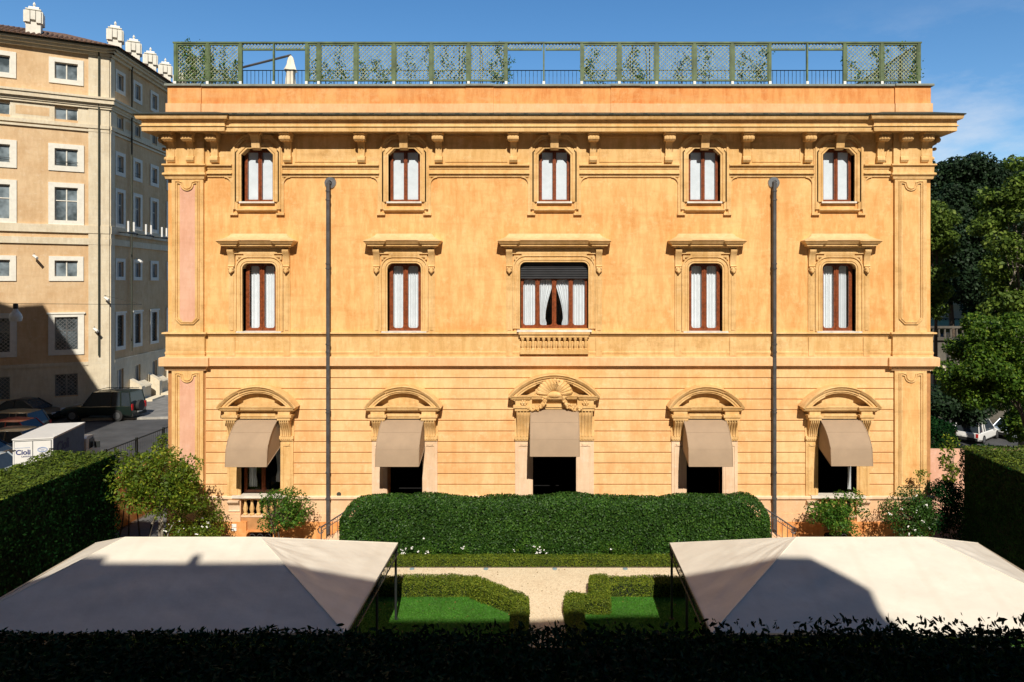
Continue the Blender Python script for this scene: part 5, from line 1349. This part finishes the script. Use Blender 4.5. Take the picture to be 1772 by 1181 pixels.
m = MB(); m.prism([(3.55,1.30),(3.55,1.78),(4.02,1.80),(4.38,1.34)],-.81,.81,'x'); m.build('window','carglass',tr,smooth=False)
m = MB(); m.box(-.7,.7,.2,4.6,.42,.62); m.build('chassis','darkmetal',tr,smooth=False)
for y_ in (.8,4.2):
    for s in (-1,1):
        q = MB(); q.tube([(s*.62,y_,.33),(s*.84,y_,.33)],.33,16); q.build('wheel','tyre',tr)
m = MB(); m.box(.85,1.08,4.05,4.1,1.25,1.55); m.build('mirror','darkmetal',tr,smooth=False)
def text(txt,size,mat,parent,loc,rot,off=0.0,sx=1,name='lettering'):
    cu = bpy.data.curves.new(name,'FONT'); cu.body = txt; cu.size = size; cu.extrude = .002; cu.offset = off; cu.align_x='CENTER'
    tmp = bpy.data.objects.new('tmp_text',cu); col.objects.link(tmp); bpy.context.view_layer.update()
    me = bpy.data.meshes.new_from_object(tmp.evaluated_get(bpy.context.evaluated_depsgraph_get())); bpy.data.objects.remove(tmp)
    me.name = name; me.materials.clear(); me.materials.append(M[mat]); o = bpy.data.objects.new(name,me); col.objects.link(o)
    o.parent = parent; o.location = loc; o.rotation_euler = rot; o.scale=(sx,1,1); return o
text('Cioli',.28,'blue_ink',tr,(-.345,-.035,1.985),(R(90),0,0),.007,1.02)
# slab serifs of the word
m = MB()
for xx,zz_ in ((-.145,1.985),): m.box(xx-.04,xx+.04,-.036,-.030,zz_-.006,zz_+.018)
m.build('lettering','blue_ink',tr,smooth=False)
text('Latticini',.11,'blue_ink',tr,(-.24,-.035,1.87),(R(90),0,0),0,1)
m = MB()
for k,(w_,g_) in enumerate(((.05,0),(.07,.065),(.04,.15),(.09,.205),(.03,.31),(.11,.355),(.06,.48))): m.box(-.64+g_,-.64+g_+w_,-.036,-.031,2.255,2.27)
m.build('fine_print','pale_ink',tr,smooth=False)
text('Cioli',.62,'blue_ink',tr,(bw+.016,.95,1.9),(R(90),0,R(90)),.014,1.0)
m = MB(); m.sweep([(.36+.19*math.cos(R(t)),2.15+.11*math.sin(R(t))) for t in range(0,360,15)],[(0,.03),(0,.034),(.02,.034),(.02,.03)],True,y=0); m.sweep([(.36+.15*math.cos(R(t)),2.15+.08*math.sin(R(t))) for t in range(0,360,15)],[(0,.03),(0,.034),(.012,.034),(.012,.03)],True,y=0); m.build('emblem','pale_ink',tr)
m = MB(); m.box(.28,.44,-.036,-.031,2.165,2.18); m.box(.30,.42,-.036,-.031,2.12,2.135); m.build('fine_print','pale_ink',tr,smooth=False)

# ================================================================== RIGHT SIDE BACKGROUND
vx,vy,_ = at(1684,768,49)
vz = H-(768-490)*49/F
MB().box(18.5,70,44,75,-1.55,vz-.002).build('side_road','asphalt',kind='structure',smooth=False)
car('white people carrier parked beyond the right hedge, rear window toward the villa',(vx+1.0,vy+1.2,vz),R(40),'white_paint',4.3,1.8,1.62,'wagon')
vx2,vy2,_ = at(1740,768,51); car('pale car mostly hidden by the tree right of the white people carrier',(vx2+1.2,vy2,vz),R(20),'car_silver',4.2,1.7,1.4,'hatch')
# stone steps and stone building
m = MB()
for k in range(7): x0,_,_ = at(1706,760,56); m.box(x0,x0+3.2,55+k*.4,58,vz+k*.17,vz+(k+1)*.17-.003)
m.build('stone_steps','stone',label='weathered stone steps behind the white people carrier',category='steps')
sb = thing('stone_building',(34,58,vz),'dark grey rusticated stone building with arched openings and balustrade, behind the villa at right','building')
bx0 = at(1600,600,58)[0]; bzt = H-(588-490)*58/F
ops=[]
for c in (1622,1663,1715,1765): x=at(c,600,58)[0]; ops.append((x-.75,x+.75,H-(636-490)*58/F,H-(690-490)*58/F))
m = MB(); wall_grid(m,bx0,bx0+14,vz,bzt,ops,58,.5); m.build('wall','stone',sb,smooth=False)
m = MB(); m.box(bx0,bx0+14,58.6,66,vz,bzt-.02); m.build('interior','interior',sb,smooth=False)
for (a,b,t_,u) in ops:
    m = MB(); c=(a+b)/2; m.sweep([(a,u),(a,t_-.75)]+[(c-.75*math.cos(R(q)),t_-.75+.75*math.sin(R(q))) for q in range(15,180,15)]+[(b,t_-.75),(b,u)],[(0,-.1),(0,.12),(.22,.12),(.22,0)],y=58); corner_fill(m,a,b,t_,.74,2,57.95,58.4); m.build('arch_surround','pal_stone',sb)
m = MB(); 
for k in range(9): m.box(bx0,bx0+14,57.93,58.01,vz+.3+k*.62,vz+.62+k*.62) if False else None
m.box(bx0,bx0+14,57.7,58.3,bzt,bzt+.25); m.box(bx0,bx0+14,57.85,58.15,bzt+1.0,bzt+1.18); m.build('balustrade_rail','stone',sb,smooth=False)
for k in range(28):
    x=bx0+.2+k*.5; m=MB(); m.lathe([(.09,0),(.13,.2),(.07,.5),(.10,.75)],(x,58,bzt+.25),7); m.build('baluster','stone',sb)
m = MB(); x,y,_ = at(1640,640,52); m.tube([(x,y,vz),(x,y,H-(575-490)*52/F)],.10,8); m.tube([(x,y,H-(668-490)*52/F),(x+.9,y-.2,H-(666-490)*52/F)],.05,5); m.box(x+.5,x+1.2,y-.4,y-.1,H-(672-490)*52/F,H-(668-490)*52/F)
m.build('utility_pole','pal_stone',label='tall beige pole with a small side arm in front of the stone building',category='pole',loc=(x,y,vz))
ob = bpy.data.objects['utility_pole']
# grassy bank + white structure
MB().box(26,60,66,90,vz,H-(566-490)*66/F).build('grass_bank',plain('dry_grass',(.20,.22,.09),1,scale=2),kind='structure',smooth=False)
wb = thing('garden_pavilion',(at(1650,535,80)[0],80,4),'small white pavilion glimpsed between tree trunks beyond the grass bank','pavilion')
x = at(1650,535,80)[0]; z = H-(560-490)*80/F
MB().box(x-1.3,x+1.3,80,83,z-3,z+2.2).build('wall','pal_white',wb,smooth=False)
m = MB(); m.prism([(x-1.6,z+2.2),(x+1.6,z+2.2),(x,z+3.4)],79.8,83.2); m.build('roof','pal_white',wb,smooth=False)
m = MB()
for k in range(12): m.box(x-2+k*.5,x-1.9+k*.5,79,79.08,z-.4,z+.6)
m.box(x-2.2,x+4,78.98,79.1,z+.6,z+.68); m.build('railing','darkmetal',wb,smooth=False)
# trees
def bigtree(lb,px,py,d,rx,rz,ncl,crad,dens,size,mat,seed,tr_=.35,zb=None,bark='bark',lo=-.9,shell=.55,dx=0):
    x,y,z = at(px,py,d)
    return tree('tree',lb,(x+dx,y,vz if zb is None else zb),None,(x,y,z),(rx,rx*.8,rz),ncl,crad,dens,size,mat,tr_,bark,'tree','trees right of the villa',.8,seed,1,shell,.65,lo)
bigtree('tall dark evergreen tree directly behind the right corner of the villa',1660,405,60,3.6,6.6,120,1.4,420,.30,'leaf_tree',31)
bigtree('tall dark tree second from the villa, with a rounded crown',1738,425,64,4.2,6.9,120,1.5,380,.32,'leaf_tree',32)
bigtree('dark tree furthest back at the right edge',1830,420,68,5.2,7.5,110,1.7,300,.36,'leaf_tree',33)
bigtree('light green narrow tree hugging the right corner of the villa',1618,450,50,1.25,4.8,54,.66,420,.26,'leaf_tree2',34,.2)
bigtree('light green loose leaved tree at the right edge of the picture',1768,440,44,2.6,6.4,90,.80,380,.26,'leaf_tree2',35,.22,bark='barklight')
bigtree('broad leaved tree with spreading lit branches above the street at right',1738,632,37,3.2,2.7,110,.64,900,.18,'leaf_cat',36,.2,zb=-1.45,shell=.4,dx=1.9)
bigtree('dark bushy tree overhanging the street at the right edge, below the broad leaved tree',1800,728,41,2.3,1.5,60,.6,700,.2,'leaf_cat',38,.12,shell=.3)
bigtree('low dark tree shading the street between pole and white people carrier',1650,700,46,2.6,1.1,50,.7,600,.22,'leaf_tree',37,.15,shell=.3)
# far wood filling the distance
P,Q = clump_pts([(rng.uniform(30,95),rng.uniform(86,100),rng.uniform(0,11)) for _ in range(150)],[rng.uniform(2,3.6) for _ in range(150)],26)
leaf_obj('far_woods',P,Q,.8,'leaf_tree',spread=.8,wid=.8,kind='stuff')
MB().box(24,110,101,102,-1.6,11).build('hill','core',kind='structure',smooth=False)

# ================================================================== CAMERA, LIGHT, WORLD
cam = bpy.data.cameras.new('camera'); co = bpy.data.objects.new('camera',cam); col.objects.link(co)
co.location = (0,0,H); co.rotation_euler = (R(90),0,0); cam.sensor_width = 36; cam.sensor_fit = 'HORIZONTAL'
cam.lens = 36*F/1772; cam.shift_x = -(CX-886)/1772; cam.shift_y = -(590.5-CY)/1772; cam.clip_end = 2000; cam.clip_start = .1
sc.camera = co
ld = Vector((-.12,1,-.94))
sun = bpy.data.lights.new('sun','SUN'); so = bpy.data.objects.new('sun',sun); col.objects.link(so)
sun.energy = 5.3; sun.angle = R(.55); sun.color = (1,.93,.82)
so.rotation_euler = ld.to_track_quat('-Z','Y').to_euler(); so.location = (5,-30,40)
W_ = bpy.data.worlds.new('World'); sc.world = W_; W_.use_nodes = True; nt = W_.node_tree
bg = nt.nodes['Background']; sky = N(nt,'ShaderNodeTexSky',sky_type='NISHITA'); sky.sun_disc = False
sky.sun_elevation = math.atan2(.94,math.hypot(.12,1)); sky.sun_rotation = math.atan2(.12,-1)
sky.air_density = 1.0; sky.dust_density = .35; sky.ozone_density = 2.2; sky.altitude = 50
tc = N(nt,'ShaderNodeTexCoord')
nz = noise(nt,3.6,tc.outputs['Generated'],7,.62,(1,1,2.6))
sep = N(nt,'ShaderNodeSeparateXYZ'); nt.links.new(tc.outputs['Generated'],sep.inputs[0])
mr = N(nt,'ShaderNodeMapRange'); mr.inputs['From Min'].default_value=.15; mr.inputs['From Max'].default_value=.45; nt.links.new(sep.outputs['X'],mr.inputs['Value'])
cl = ramp(nt,nz,[(.47,(0,0,0)),(.66,(.6,.6,.6))])
mz = N(nt,'ShaderNodeMapRange'); mz.inputs['From Min'].default_value=.36; mz.inputs['From Max'].default_value=.16; nt.links.new(sep.outputs['Z'],mz.inputs['Value'])
f2 = N(nt,'ShaderNodeMath',operation='MULTIPLY'); nt.links.new(mz.outputs[0],f2.inputs[1]); nt.links.new(cl,f2.inputs[0]); cl = f2.outputs[0]
fac = N(nt,'ShaderNodeMath',operation='MULTIPLY'); nt.links.new(cl,fac.inputs[0]); nt.links.new(mr.outputs[0],fac.inputs[1])
hs = N(nt,'ShaderNodeHueSaturation'); hs.inputs['Saturation'].default_value=1.28; hs.inputs['Value'].default_value=1.0; nt.links.new(sky.outputs[0],hs.inputs['Color'])
o = mixc(nt,fac.outputs[0],hs.outputs[0],(6.0,6.2,6.6))
dm = N(nt,'ShaderNodeMapRange'); dm.inputs['From Min'].default_value=-.45; dm.inputs['From Max'].default_value=.15; dm.inputs['To Min'].default_value=.10; dm.inputs['To Max'].default_value=1.0  # added dimming of the sky behind the camera, cuts fill on the facade
nt.links.new(sep.outputs['Y'],dm.inputs['Value']); cmb = N(nt,'ShaderNodeCombineXYZ')
for q in range(3): nt.links.new(dm.outputs[0],cmb.inputs[q])
o = mixc(nt,1.0,o,cmb.outputs[0],'MULTIPLY')
nt.links.new(o,bg.inputs['Color']); bg.inputs['Strength'].default_value = .138
sc.view_settings.view_transform = 'Standard'; sc.view_settings.look = 'None'; sc.view_settings.exposure = 0; sc.view_settings.gamma = 1

sc.cycles.max_bounces = 8; sc.cycles.diffuse_bounces = 2; sc.cycles.transparent_max_bounces = 8
